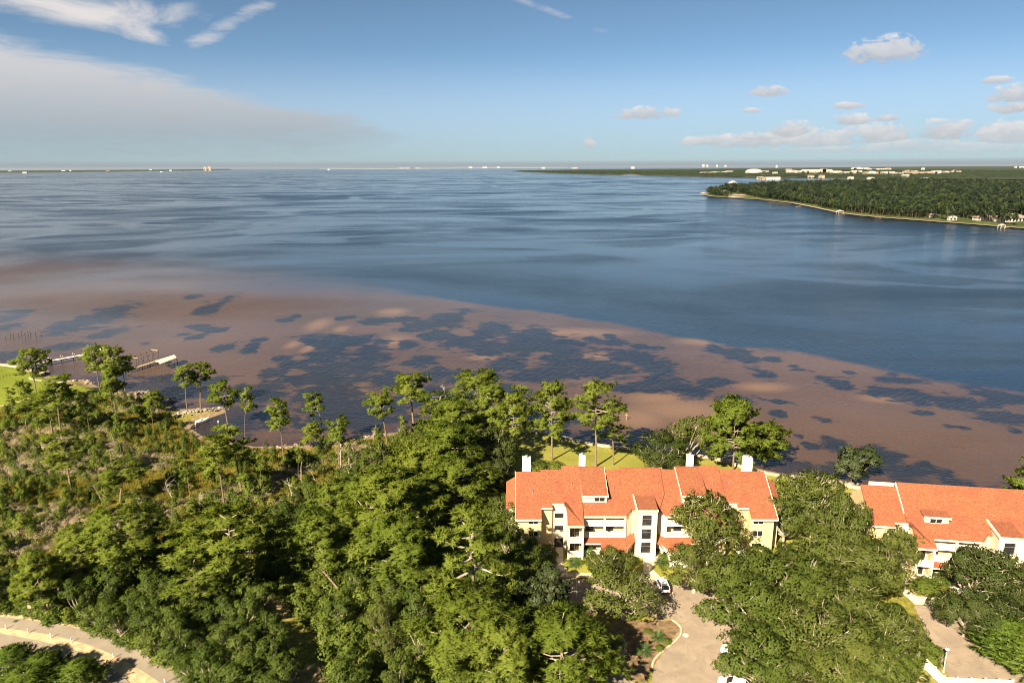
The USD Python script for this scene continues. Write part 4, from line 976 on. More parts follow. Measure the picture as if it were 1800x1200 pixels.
SCR = wpoly([(-220, 775), (0, 722), (60, 712), (120, 695), (200, 697), (255, 707), (290, 726), (320, 755), (345, 776), (440, 793), (520, 791), (600, 783), (700, 767), (770, 756), (820, 770), (760, 850), (700, 900), (580, 940), (470, 990), (330, 1000), (180, 1000), (0, 1045), (-220, 1120)])
x0, y0, x1, y1 = SCR.bounds
rs = np.random.default_rng(9)
q = rs.uniform([x0, y0], [x1, y1], (56000, 2)); q = q[contains_xy(SCR, q[:, 0], q[:, 1])]
def scrub_pick(q):
    n1 = meshkit.fbm(np.column_stack([q / 9.0, np.zeros(len(q))]), 3, 11); n2 = meshkit.fbm(np.column_stack([q / 16.0, np.ones(len(q))]), 3, 12); u = rs.random(len(q))
    w = np.full(len(q), 0)
    w[(n1 > .53) & (u < .7)] = 1; w[(n1 < .45)] = 2
    w[(n2 > .525) & (u < .6)] = 3 + (u[(n2 > .525) & (u < .6)] > .4)
    w[(n2 < .47) & (u < .8)] = 5; w[(u > .72) & (u < .9)] = 5
    w[u > .95] = 6
    return w, n1, n2
w, n1, n2 = scrub_pick(q)
keep = rs.random(len(q)) < np.where(w == 5, 1.0, .7)
q, w, n1, n2 = q[keep], w[keep], n1[keep], n2[keep]
s = rs.uniform(.45, 1.2, len(q)) * (0.75 + n1 * .6)
s[w == 0] *= 1.15
xyz = np.column_stack([q, ground_z(q[:, 0], q[:, 1]) - .08])
instancer('scrub', 'tangled olive and tan scrub covering the wild ground behind the shore', 'scrub',
          [('olive_bush', bush(101, 1.1, 1.4, 420, None, (.14, .26)), SCRUB_L), ('green_bush', bush(102, 1.2, 1.7, 420, None, (.16, .3)), VINE_L), ('low_bush', bush(103, 1.0, .9, 360, None, (.12, .22)), SCRUB_L), ('dry_bush', bush(104, 1.3, 1.5, 520, None, (.1, .2)), DRY_L), ('dry_bush_b', drybush(105, 1.0, 1.3), DRY_L), ('grass_tuft', grasstuft(106), GRASS_L), ('tall_bush', bush(107, 1.0, 3.0, 380), BROAD_L)],
          xyz, rs.uniform(0, 6.28, len(q)), np.column_stack([s, s, s * rs.uniform(.7, 1.3, len(q))]), w)
# ferns, seedlings and vines under the wood
allw = W1.union(W2)
x0, y0, x1, y1 = allw.bounds
q = rs.uniform([x0, y0], [x1, y1], (9000, 2)); q = q[contains_xy(allw, q[:, 0], q[:, 1])]
s = rs.uniform(.7, 1.7, len(q))
instancer('undergrowth', 'low green undergrowth between the trees of the wood', 'undergrowth', [('fern_bush', bush(111, 1.2, 1.2, 260), BROAD_L), ('vine_bush', bush(112, 1.0, 2.0, 300), VINE_L)],
          np.column_stack([q, ground_z(q[:, 0], q[:, 1]) - .08]), rs.uniform(0, 6.28, len(q)), np.column_stack([s, s, s]), rs.integers(0, 2, len(q)))
# green edge between wood and path
e = smoothline(P([(-60, 1072), (0, 1078), (60, 1088), (120, 1099), (180, 1114), (235, 1140), (290, 1168), (345, 1200), (380, 1240)]), 8)
q = np.repeat(e, 6, 0) + rs.normal(size=(len(e) * 6, 2)) * .9 + [0.7, 1.4]
s = rs.uniform(.4, .95, len(q))
instancer('path_edge_weeds', 'bright leafy weeds along the top edge of the paved path', 'weeds', [('weed', bush(113, 1.0, .9, 240, None, (.14, .26)), VINE_L), ('weed_b', bush(114, .9, 1.2, 240, None, (.14, .26)), BROAD_L)],
          np.column_stack([q, ground_z(q[:, 0], q[:, 1]) - .08]), rs.uniform(0, 6.28, len(q)), np.column_stack([s, s, s]), rs.integers(0, 2, len(q)))

# dead trees and small pines of the scrub
for i, (px, pt, h, k, lab) in enumerate((
    (595, 765, 9, 'snag_a', 'bleached snag at the foot of the low thin pine'), (487, 880, 8, 'snag_b', 'pale forked snag in the middle of the grey scrub'), (510, 838, 7, 'snag_a', 'bleached snag left of the rounded pines'),
    (527, 812, 7, 'snag_c', 'bare upright snag behind the pale forked snag'), (558, 822, 6, 'snag_c', 'thin grey snag near the low pine'), (445, 845, 6, 'snag_d', 'twiggy snag among tan brush'), (790, 672, 14, 'snag_c', 'bare broken pole standing out against the water'),
    (345, 862, 6, 'snag_d', 'grey branching snag above the vine hung broad pine'), (300, 838, 6, 'snag_b', 'twiggy snag in the left middle scrub'), (655, 745, 5, 'snag_d', 'bleached driftwood tree on the shore'), (610, 805, 8, 'snag_a', 'white stem beside the rounded pine'),
    (700, 742, 5, 'snag_d', 'dead branchy shrub on the shore by the domed pine'), (175, 845, 6, 'snag_c', 'thin dead stem right of the leaning scrub pine'), (30, 800, 6, 'snag_d', 'grey dead shrub at the left edge of the scrub'), (390, 1000, 7, 'snag_b', 'dead tree in the dark gap of the wood'))):
    tree(k, px, pt, h, 30, 'dead_tree', lab, 'dead tree')
for (x, y) in scatter(SCR.buffer(-3), 46, 5.0, ru):
    h = ru.uniform(3.0, 6.5)
    plant(['small_pine_a', 'small_pine_b'][ru.integers(2)], 'small_pine', 'small bushy pine sapling growing in the open scrub', 'pine sapling', (x, y, float(ground_z(x, y)) - .1), h, h * ru.uniform(.26, .36), ru.uniform(0, 360), 'pine saplings in the scrub')
for (x, y) in scatter(SCR.buffer(-2), 26, 6.0, ru):
    h = ru.uniform(2.5, 4.5)
    plant(['snag_c', 'snag_d', 'snag_b'][ru.integers(3)], 'dead_tree', 'thin bleached dead stem poking out of the scrub', 'dead tree', (x, y, float(ground_z(x, y)) - .1), h, h * .3, ru.uniform(0, 360), 'dead stems in the scrub')
tree('tangle', 765, 1035, 3, 40, 'brush_pile', 'pinkish tangle of dead brush left of the landmark pine', 'dead brush')
for i, (x, y) in enumerate(scatter(SCR.buffer(-6), 20, 8.0, ru)):
    h = ru.uniform(9, 15)
    plant(['sparse_a', 'sparse_c', 'sparse_b', 'sparse_c'][i % 4], SP, 'slender thin crowned pine rising out of the scrub', PT, (x, y, float(ground_z(x, y)) - .1), h, h * ru.uniform(.13, .19), ru.uniform(0, 360), 'slender pines scattered through the scrub')
# fallen log
p0, p1 = on_ground(608, 1060) + [0, 0, 1.2], on_ground(552, 1030) + [0, 0, 5.5]
lg = thing('fallen_log', 'bare brown trunk leaning in the dark gap of the wood', 'log', (0, 0, 0)); obj('log', MB().tube([p0, p0 * .5 + p1 * .5 + [0, 0, .15], p1], [.2, .16, .1], 7).mesh(), BARK_P, lg); obj('stub', MB().tube([p0 * .5 + p1 * .5, p0 * .45 + p1 * .55 + [.2, .1, .8]], [.06, .02], 5).mesh(), BARK_P, lg)
# garden plants
for px, py, R, k, lab in ((1008, 993, 1.5, 'sago_a', 'bright sago palm in front of the left ground floor patio'), (1160, 994, 1.4, 'sago_b', 'sago palm right of the entrance walk'), (1060, 1128, 1.35, 'sago_a', 'round sago palm at the head of the planting island'),
                          (1066, 1176, 1.3, 'sago_b', 'shaded sago palm left on the planting island'), (1131, 1149, 1.5, 'sago_b', 'large sago palm at the front of the planting island'), (1156, 1122, 1.2, 'sago_a', 'half shaded sago palm near the island curb')):
    b = on_ground(px, py); plant(k, 'sago_palm', lab, 'palm', b, 1.5 * R / 1.3, R, px * 7 % 360)
    PLACED.append((b[0], b[1], R))
for px, py, R, h, k, lab in ((1034, 973, 1.9, 2.0, 'round_bush', 'clipped round shrub left of the white patio'), (1046, 990, 2.2, 1.5, 'round_bush', 'wide low shrub in front of the white patio'), (1160, 968, 1.3, 1.0, 'round_bush', 'low shrub bed inside the curve of the entrance wall'), (1172, 985, 2.0, 1.5, 'yellow_bush', 'yellow green shrub by the entrance walk'),
                             (1023, 990, .6, .7, 'yellow_bush', 'tiny yellow shrub beside the sago palm'), (960, 975, 2.4, 1.8, 'round_bush', 'dark hedge in the shade left of the side walk'), (998, 960, 1.2, 1.1, 'round_bush', 'small hedge right of the side walk'), (962, 990, 2.0, 1.2, 'round_bush', 'lower hedge left of the side walk'),
                             (946, 822, 3.4, 1.8, 'round_bush', 'long clipped shrub behind the roof beside the first chimney'), (975, 822, 2.4, 1.6, 'yellow_bush', 'pale shrub behind the roof ridge left of the second chimney'), (1630, 1040, 3.0, 2.4, 'yellow_bush', 'yellow green shrub at the corner of the far condominium'), (1650, 1030, 2.4, 2.8, 'round_bush', 'dark shrub right of the far balcony wing'), (1618, 1035, 2.2, 2.0, 'yellow_bush', 'yellow green shrub nearest the shaded drive walk'),
                             (1077, 1160, .9, .5, 'yellow_bush', 'grassy clump on the planting island'), (1140, 1110, .8, .5, 'yellow_bush', 'bright little shrub on the planting island'), (1172, 1128, .9, .6, 'yellow_bush', 'rusty shrub beside the island curb'), (1160, 1140, .9, .6, 'yellow_bush', 'second rusty shrub beside the island curb'), (1632, 1165, 1.8, 2.0, 'yellow_bush', 'yellow green shrub left of the street lamp'), (1640, 1150, 1.6, 1.8, 'round_bush', 'green shrub just behind the white fence corner'), (1618, 1140, 2.2, 2.4, 'yellow_bush', 'broad yellow green shrub at the edge of the right drive'), (1380, 1000, 2.6, 2.6, 'yellow_bush', 'bright shrub at the right end wall of the near condominium')):
    b = on_ground(px, py); plant(k, 'shrub', lab, 'shrub', b - [0, 0, .05], h, R, px * 3 % 360)

# ------------------------------------------------------------------ the condominiums
def shingle_mat():
    g = G(); pos = g.add('texture_coordinate', 'object')
    n1 = g.noise(pos, 0.35, 4.0, 0.6); n2 = g.noise(g.add('mapping', 'vector', vector=pos, scale=(3.0, 7.0, 7.0)), 1.0, 3.0, 0.75)
    c = g.ramp(n2, [(0.32, (0.125, 0.044, 0.023)), (0.5, (0.21, 0.078, 0.037)), (0.68, (0.30, 0.125, 0.06))])
    c = g.mixc(g.smooth(n1, 0.4, 0.68, 0.0, 0.5), c, (0.20, 0.055, 0.035))
    br = g.add('brick_texture', 'fac', vector=g.add('mapping', 'vector', vector=pos, scale=(1.0, 1.0, 1.0)), scale=1.0, brick_width=0.35, row_height=0.16, mortar_size=0.02)
    sp = g.add('white_noise_texture', 'value', dimensions='3D', vector=g.add('vector_math', 'vector', math_type='floor', vector1=g.add('mapping', 'vector', vector=pos, scale=(2.4, 5.0, 5.0))))
    c = g.mixc(g.smooth(sp, 0.75, 1.0, 0.0, 0.35), c, (0.13, 0.036, 0.024))
    nb = g.add('bump', 'normal', height=n2, strength=0.5, distance=0.04)
    return g.make('red_shingles', surf=g.add('principled_bsdf', 'BSDF', base_color=c, roughness=0.9, specular_ior_level=0.15, normal=nb))
def stucco():
    g = G(); pos = g.add('geometry', 'position')
    n = g.noise(g.add('mapping', 'vector', vector=pos, scale=(0.8, 0.8, 0.25)), 1.0, 5.0, 0.6)
    c = g.mixc(g.smooth(n, 0.4, 0.75), (0.53, 0.425, 0.235), (0.475, 0.375, 0.20))
    nb = g.add('bump', 'normal', height=g.noise(pos, 18.0, 2.0), strength=0.2, distance=0.01)
    return g.make('cream_stucco', surf=g.add('principled_bsdf', 'BSDF', base_color=c, roughness=0.85, specular_ior_level=0.2, normal=nb))
def glassm():
    g = G()
    return g.make('dark_glass', surf=g.add('principled_bsdf', 'BSDF', base_color=(0.02, 0.02, 0.022), roughness=0.08, specular_ior_level=0.6))
ROOF, CREAM, GLASS = shingle_mat(), stucco(), glassm()
TRIM = plain('trim_white', (0.55, 0.49, 0.37), 0.6, 0.3, var=0.06)
METAL = plain('grey_metal', (0.35, 0.35, 0.36), 0.45, 0.5, 0.6)
BLIND = plain('pale_blinds', (0.42, 0.39, 0.31), 0.7, 0.2, var=0.15, scale=5.0)

def condo(loc, rz, label, halves=(1, -1), long_ridge=False):
    c = thing('condominium', label, 'apartment building', loc, rz)
    rh = lambda v, o=0.0: 7.3 + 0.65 * v + o
    def slab(pts, plane, t=0.2): return MB().slab([(s, v, plane(v)) for s, v in pts], t)
    def part(name, mb, mat, sg=1, parent=None, **k):
        m = mb.mesh(); v = m[0].copy()
        if sg < 0: v[:, 0] *= -1
        return obj(name, (v, m[1]), mat, parent or c, **k)
    # solid core and centre
    part('wall', MB().prism([(4.35, -.3), (18.5, -.3), (18.5, 7.9), (10.2, 13.2), (4.35, 9.4)], -19.7, 19.7), CREAM)
    part('wall', MB().prism([(3.2, -.3), (4.3, -.3), (4.3, 9.2), (3.2, 8.8)], -2.7, 2.7), CREAM)
    part('roof', slab([(-2.75, 2.75), (2.75, 2.75), (4.05, 5.4), (4.05, 10.2), (-4.05, 10.2), (-4.05, 5.4)], lambda v: rh(v, .26), .3), ROOF)
    part('ridge_cap', MB().tube([(-4.05, 10.2, 14.2), (4.05, 10.2, 14.2)], .1, 6), ROOF)
    part('roof', MB().slab([(-20.0, 10.2, 13.9), (20.0, 10.2, 13.9), (20.0, 20.2, 7.4), (-20.0, 20.2, 7.4)][::-1], .2), ROOF, label='rear roof slope')
    # stair tower
    tw = MB()
    for a, b in ((-1.9, -0.92), (0.92, 1.9)): tw.box(a, b, .6, 1.0, -.2, 9.9)
    for a, b in ((-.2, 1.0), (3.3, 3.9), (6.15, 6.75), (9.0, 9.9)): tw.box(-.92, .92, .62, .98, a, b)
    part('stair_tower', tw, TRIM)
    st = MB()
    for sg in (-1, 1): st.box(sg * 1.9 - (.25 if sg > 0 else 0), sg * 1.9 + (.25 if sg < 0 else 0), 1.0, 5.2, -.2, 9.9)
    part('tower_side_wall', st, TRIM)
    for lo, hi in ((1.0, 3.3), (3.9, 6.15), (6.75, 9.0)):
        w = part('window', MB().box(-.92, .92, .86, .9, lo, hi), GLASS)
        fr = MB(); fr.box(-.92, .92, .80, .86, lo, lo + .07); fr.box(-.92, .92, .80, .86, hi - .07, hi); fr.box(-.92, -.85, .80, .86, lo + .07, hi - .07); fr.box(.85, .92, .80, .86, lo + .07, hi - .07); fr.box(-.92 + .07, .85, .80, .86, lo + (hi - lo) * .62, lo + (hi - lo) * .62 + .05)
        part('frame', fr, METAL, 1, w)
    part('tower_roof', MB().slab([(-2.0, .45, 10.15), (2.0, .45, 10.15), (2.0, 6.0, 10.95), (-2.0, 6.0, 10.95)], .2), ROOF)
    part('coping', MB().box(-2.05, 2.05, .36, .45, 9.85, 10.2), TRIM)
    part('coping', MB().slab([(-2.12, .3, 10.35), (-1.9, .3, 10.35), (-1.9, 5.2, 11.1), (-2.12, 5.2, 11.1)], .5), TRIM)
    if long_ridge:
        part('roof', MB().slab([(s, v, rh(v, .3)) for s, v in ((2.9, 3.2), (3.9, 1.6), (11.94, 1.6), (11.94, 10.65), (-15.7, 10.65), (-15.7, 5.4), (-2.9, 5.4), (2.9, 5.4))][:0] + [(-15.72, 5.4, rh(5.4, .36)), (15.72, 5.4, rh(5.4, .36)), (15.72, 10.7, rh(10.7, .36)), (-15.72, 10.7, rh(10.7, .36))], .3), ROOF)
    for sg in halves:
        end = sg < 0 and long_ridge
        P_ = lambda nm, mb, mat, **k: part(nm, mb, mat, sg, **k)
        # roofs
        P_('roof', slab([(2.6, 2.85), (3.8, 1.55), (11.93, 1.55), (11.93, 10.2), (2.6, 10.2)], rh), ROOF)
        P_('roof', slab([(11.95, -.4), (15.0, -.4), (15.0, 3.8), (15.7, 3.8), (15.7, 10.65), (11.95, 10.65)], lambda v: rh(v, .3), .3), ROOF)
        dx0, dx1, dzr = (8.6, 12.9, .62) if long_ridge else (7.05, 11.96, 1.0)
        if long_ridge: P_('roof', slab([(2.7, 3.0), (3.8, 1.5), (11.93, 1.5), (11.93, 5.4), (4.2, 5.4)], lambda v: rh(v, .28)), ROOF); P_('dormer_roof', MB().slab([(8.5, 3.75, 11.4), (13.0, 3.75, 11.4), (13.0, 5.9, 11.75), (8.5, 5.9, 11.75)], .2), ROOF)
        else: P_('dormer_roof', MB().slab([(7.05, 3.75, 11.42), (11.96, 3.75, 11.42), (11.96, 10.65, 14.24), (7.05, 10.65, 14.24)], .2), ROOF)
        P_('roof', slab([(15.0, 3.8), (17.75, 3.8), (17.75, 10.2), (15.0, 10.2)], lambda v: rh(v, .02)), ROOF)
        P_('roof', slab([(17.76, 3.05), (19.85 + 2.2 * end, 3.05), (19.85 + 2.2 * end, 10.2), (17.76, 10.2)], rh), ROOF)
        if not end:
            P_('roof', slab([(19.86, 1.1), (24.75, 1.1), (24.75, 9.9), (19.86, 9.9)], lambda v: rh(v, -.12)), ROOF)
            P_('roof', MB().slab([(19.86, 9.9, 13.5), (24.75, 9.9, 13.5), (24.75, 20.2, 7.3), (19.86, 20.2, 7.3)][::-1], .2), ROOF, label='rear roof slope')
            P_('roof', MB().slab([(24.76, 4.0, 9.3), (26.7, 4.3, 8.5), (26.7, 9.5, 11.6), (24.76, 9.9, 12.6)], .2), ROOF, label='small side roof')
        P_('ridge_cap', MB().tube([(7.05, 10.65, 14.3), (15.7, 10.65, 14.3)], .09, 6), ROOF)
        # walls under them
        P_('dormer_wall', MB().prism([(4.0, 9.6), (5.8, 10.6), (5.8, 11.5), (4.0, 11.22)], 8.75, 12.75) if long_ridge else MB().prism([(4.0, 9.6), (10.4, 13.4), (10.4, 13.9), (4.0, 11.24)], 7.2, 11.94), TRIM)
        P_('dormer_fascia', MB().box(dx0 - .15, dx1 + .15, 3.66, 3.75, 11.1, 11.46), TRIM)
        o_ = 2.2 if long_ridge else 0.0
        w = P_('dormer_window', MB().box(7.7 + o_, 9.6 + o_, 3.94, 3.99, 10.2, 11.0), GLASS)
        fr = MB(); fr.box(7.62 + o_, 9.68 + o_, 3.9, 3.96, 10.12, 10.2); fr.box(7.62 + o_, 9.68 + o_, 3.9, 3.96, 11.0, 11.06); fr.box(8.62 + o_, 8.7 + o_, 3.9, 3.94, 10.2, 11.0); part('frame', fr, TRIM, sg, w)
        if not end:
            P_('gable_wall', MB().prism([(1.9, -.3), (18.8, -.3), (18.8, 7.7), (9.9, 13.1), (1.9, 8.1)], 19.9, 24.4), CREAM)
            P_('side_wall', MB().prism([(4.6, -.3), (13, -.3), (13, 8.6), (9.5, 11.2), (4.6, 8.3)], 24.45, 26.3), TRIM)
        P_('wall', MB().prism([(3.6, -.3), (4.34, -.3), (4.34, 9.8), (3.6, 9.3)], 17.76, 19.88 + 1.9 * end), CREAM)
        # stairwell bay with openings
        nb = MB(); nb.box(15.1, 15.5, 4.1, 4.34, -.2, 9.75); nb.box(17.25, 17.75, 4.1, 4.34, -.2, 9.75)
        for a, b in ((2.2, 2.9), (4.9, 5.5), (7.6, 9.75)): nb.box(15.5, 17.25, 4.12, 4.34, a, b)
        P_('stair_bay', nb, TRIM)
        for lo, hi in ((.2, 2.2), (2.9, 4.9), (5.5, 7.6)):
            w = P_('opening', MB().box(15.5, 17.25, 4.3, 4.34, lo, hi), GLASS)
            rl = MB(); rl.box(15.5, 17.25, 4.1, 4.16, lo + .9, lo + 1.0)
            for k in range(8): rl.box(15.58 + k * .21, 15.68 + k * .21, 4.1, 4.16, lo, lo + .9)
            if lo > 1: part('railing', rl, WHITE, sg, w)
        P_('chamfer_wall', MB().prism([(14.95, 3.1), (15.08, 3.1), (15.5, 4.1), (15.3, 4.1)], -.2, 8.6, 'z'), TRIM)
        # fascias
        fa = lambda s0, s1, v, o=0.0, d=.32: P_('fascia', MB().box(s0, s1, v - .07, v, rh(v, o) - d, rh(v, o) + .03), TRIM)
        fa(3.8, 11.93, 1.55); fa(11.93, 15.05, -.4, .3); fa(15.06, 17.75, 3.8, .02); fa(17.76, 19.85 + 2.2 * end, 3.05)
        if end: P_('gable_wall', MB().prism([(4.34, -.3), (18.5, -.3), (18.5, 7.9), (10.2, 13.2), (4.34, 9.4)], 19.71, 21.7), CREAM)
        if not end: fa(19.86, 24.8, 1.1, -.12)
        if not end: P_('rake_trim', MB().slab([(24.75, 1.05, rh(1.05, -.08)), (24.9, 1.05, rh(1.05, -.08)), (24.9, 9.9, rh(9.9, -.08)), (24.75, 9.9, rh(9.9, -.08))], .3), TRIM)
        if not long_ridge: P_('rake_trim', MB().slab([(7.0, 3.75, 11.46), (7.1, 3.75, 11.46), (7.1, 10.65, 14.27), (7.0, 10.65, 14.27)], .35), TRIM)
        # main balconies
        P_('wall', MB().prism([(3.9, -.2), (4.34, -.2), (4.34, 9.5), (3.9, 9.2)], 2.7, 11.9), CREAM)
        for fl in (.8, 3.7, 6.3): P_('floor', MB().box(3.8, 11.88, 1.95, 3.9, fl - .3, fl), TRIM)
        P_('header', MB().box(3.8, 11.88, 1.98, 2.3, 7.75, 8.3), TRIM)
        for s0 in (3.72, 7.6, 11.5):
            P_('column', MB().box(s0, s0 + .38, 1.85, 2.25, -.2, 8.25), TRIM)
        for fl in (3.7, 6.3):
            for a, b in ((4.1, 7.6), (7.98, 11.5)):
                r_ = MB(); r_.box(a, b, 1.93, 2.0, fl - .32, fl + .12); r_.box(a, b, 1.92, 2.02, fl + .92, fl + 1.02)
                n = int((b - a) / .22)
                for k in range(n): r_.box(a + (k + .2) * (b - a) / n, a + (k + .75) * (b - a) / n, 1.95, 1.99, fl + .12, fl + .92)
                P_('railing', r_, WHITE)
                w = P_('window', MB().box(a + 1.7, b - .25, 3.84, 3.89, fl + .3, fl + 2.1), GLASS)
                f2 = MB(); f2.box(a + 1.62, a + 1.7, 3.8, 3.88, fl + .2, fl + 2.18); f2.box(b - .25, b - .17, 3.8, 3.88, fl + .2, fl + 2.18); f2.box(a + 1.7, b - .25, 3.8, 3.88, fl + 2.1, fl + 2.18); part('frame', f2, TRIM, sg, w)
        P_('chamfer_wall', MB().prism([(3.72, 2.0), (3.76, 2.25), (2.75, 3.2), (2.62, 3.0)], -.2, 8.5, 'z'), TRIM)
        for lo, hi in ((1.0, 2.4), (3.9, 5.4), (6.9, 7.9)):
            P_('window', MB().box(1.98, 2.6, 3.12, 3.18, lo, hi), BLIND)
        # wing with two balconies
        for s0 in (11.95, 14.58): P_('column', MB().box(s0, s0 + .36, 0.0, .35, -.2, 7.2), TRIM)
        P_('header', MB().box(11.96, 14.93, .05, .4, 6.7, 7.25), TRIM)
        P_('wing_wall', MB().prism([(2.2, -.2), (4.33, -.2), (4.33, 9.7), (2.2, 8.6)], 11.96, 14.93), CREAM)
        P_('wing_side_wall', MB().prism([(.9, -.2), (2.2, -.2), (2.2, 8.6), (.9, 7.8)], 14.65, 14.93), CREAM)
        P_('wing_side_wall', MB().prism([(.9, -.2), (2.2, -.2), (2.2, 8.6), (.9, 7.8)], 11.96, 12.2), CREAM)
        for fl in (.75, 3.75):
            P_('floor', MB().box(11.97, 14.92, .06, 2.2, fl - .28, fl), TRIM)
            r_ = MB(); r_.box(12.31, 14.58, .08, .15, fl, fl + .14); r_.box(12.31, 14.58, .06, .17, fl + .95, fl + 1.05)
            for k in range(12): r_.box(12.36 + k * .185, 12.45 + k * .185, .09, .14, fl + .14, fl + .95)
            P_('railing', r_, WHITE)
            w = P_('sliding_door', MB().box(12.6, 14.3, 2.13, 2.19, fl, fl + 2.2), GLASS)
            f2 = MB(); f2.box(13.4, 13.5, 2.08, 2.13, fl, fl + 2.2); f2.box(12.5, 12.6, 2.08, 2.18, fl, fl + 2.28); f2.box(14.3, 14.4, 2.08, 2.18, fl, fl + 2.28); part('frame', f2, TRIM, sg, w)
        # end block windows
        for lo in () if end else (6.6, 4.0, 1.3):
            w = P_('window', MB().box(20.6, 22.3, 1.83, 1.89, lo, lo + 1.1), GLASS)
            f2 = MB(); f2.box(20.5, 22.4, 1.75, 1.89, lo - .12, lo); f2.box(20.5, 22.4, 1.78, 1.89, lo + 1.1, lo + 1.22); f2.box(21.4, 21.48, 1.79, 1.84, lo, lo + 1.1); part('frame', f2, TRIM, sg, w)
        # low skirt roofs over the terraces
        P_('skirt_roof', MB().slab([(8.61, .85, 3.0), (11.93, .85, 3.0), (11.93, 1.9, 3.65), (8.61, 1.9, 3.65)], .16), ROOF)
        P_('skirt_roof', MB().slab([(3.8, -.7, 2.05), (8.6, -.7, 2.05), (8.6, 1.9, 3.66), (3.8, 1.9, 3.66)], .16), ROOF)
        P_('skirt_roof', MB().slab([(1.95, 1.6, 3.0), (2.7, 1.2, 2.8), (3.79, -.7, 2.05), (3.79, 1.9, 3.66), (1.95, 2.9, 4.1)], .16), ROOF)
        P_('fascia', MB().box(8.61, 11.93, .78, .85, 2.75, 3.02), TRIM); P_('fascia', MB().box(3.8, 8.6, -.77, -.7, 1.8, 2.07), TRIM)
        P_('fascia', MB().prism([(3.79, -.76), (3.72, -.72), (2.62, 1.18), (2.7, 1.18)], 1.9, 2.72, 'z'), TRIM)
        P_('terrace_wall', MB().box(8.62, 11.9, 1.2, 1.5, -.2, 1.3), TRIM)
        P_('terrace_wall', MB().box(3.9, 8.5, -.3, 0, -.2, 1.75), TRIM)
        pw = MB(); pw.box(4.0, 8.9, -2.5, -2.35, -.2, 1.35); pw.box(8.75, 8.9, -2.35, -.3, -.2, 1.35); pw.box(4.0, 4.15, -2.35, -.3, -.2, 1.35)
        P_('patio_wall', pw, WHITE)
        P_('post', MB().box(2.9, 3.15, .55, .8, -.2, 2.6), TRIM)
        # side patio with its cooling unit
        pb = MB(); pb.box(17.85, 19.8, 1.3, 1.42, -.2, 1.1); pb.box(17.85, 17.97, 1.42, 3.5, -.2, 1.1); P_('patio_wall', pb, WHITE)
        u = P_('cooling_unit', MB().box(18.4, 19.3, 2.0, 2.8, .1, 1.0), METAL); part('grille', MB().tube([(18.85, 2.4, 1.0), (18.85, 2.4, 1.06)], .36, 14), GLASS, sg, u)
        # chimneys
        if long_ridge: P_('rake_trim', MB().slab([(15.7, 5.4, rh(5.4, .36)), (15.85, 5.4, rh(5.4, .36)), (15.85, 10.65, rh(10.65, .36)), (15.7, 10.65, rh(10.65, .36))], .5), TRIM); P_('ridge_wall', MB().box(15.9, 20.4, 10.75, 10.95, 12.5, 14.35), TRIM)
        for s0, wd, v0, top in () if long_ridge else ((22.6, 1.75, 13.0, 15.0), (11.1, 1.2, 14.0, 15.1)):
            ch = P_('chimney', MB().box(s0 - wd / 2, s0 + wd / 2, v0, v0 + 1.3, 6.5, top), WHITE)
            part('flue', MB().tube([(s0, v0 + .6, top), (s0, v0 + .6, top + .35), (s0, v0 + .6, top + .36), (s0, v0 + .6, top + .5)], [.2, .2, .34, .3], 10), METAL, sg, ch)
        for s0, v0, o in ((8.0, 8.0, .3), (10.5, 7.4, .3), (12.8, 9.0, .3)) if long_ridge else ((5.6, 6.5, 0), (9.4, 7.0, .1), (13.8, 7.0, .3), (21.5, 6.0, -.12), (17.0, 7.5, 0)):
            P_('vent_pipe', MB().tube([(s0, v0, rh(v0, o) - .2), (s0, v0, rh(v0, o) + .45)], .07, 6), METAL)
    return c
condo((25.35, 115.7, GZ), -0.4, 'near condominium with red shingle roof, four white chimneys and a stair tower')
condo((86.3, 105.4, GZ), -9.0, 'far right condominium with red roof partly hidden behind dark oaks', long_ridge=True)
# curved white entrance wall right of the walk
c = smoothline(P([(1160, 944), (1170, 950), (1178, 960), (1183, 972), (1186, 980)]), 6)
z = ground_z(c[:, 0], c[:, 1]); mb = MB()
t = np.gradient(c, axis=0); t /= np.linalg.norm(t, axis=1, keepdims=True); nrm = np.stack([-t[:, 1], t[:, 0]], 1) * .12
prof = np.stack([np.column_stack([c + nrm, z - .1]), np.column_stack([c + nrm, z + 1.15]), np.column_stack([c - nrm, z + 1.15]), np.column_stack([c - nrm, z - .1])], 1)
n, k = len(c), 4; i, j = np.meshgrid(np.arange(n - 1), np.arange(3), indexing='ij')
single('entrance_wall', (prof.reshape(-1, 3), np.stack([i * k + j, (i + 1) * k + j, (i + 1) * k + j + 1, i * k + j + 1], -1).reshape(-1, 4)), WHITE, 'low curved white wall right of the entrance walk', 'wall')

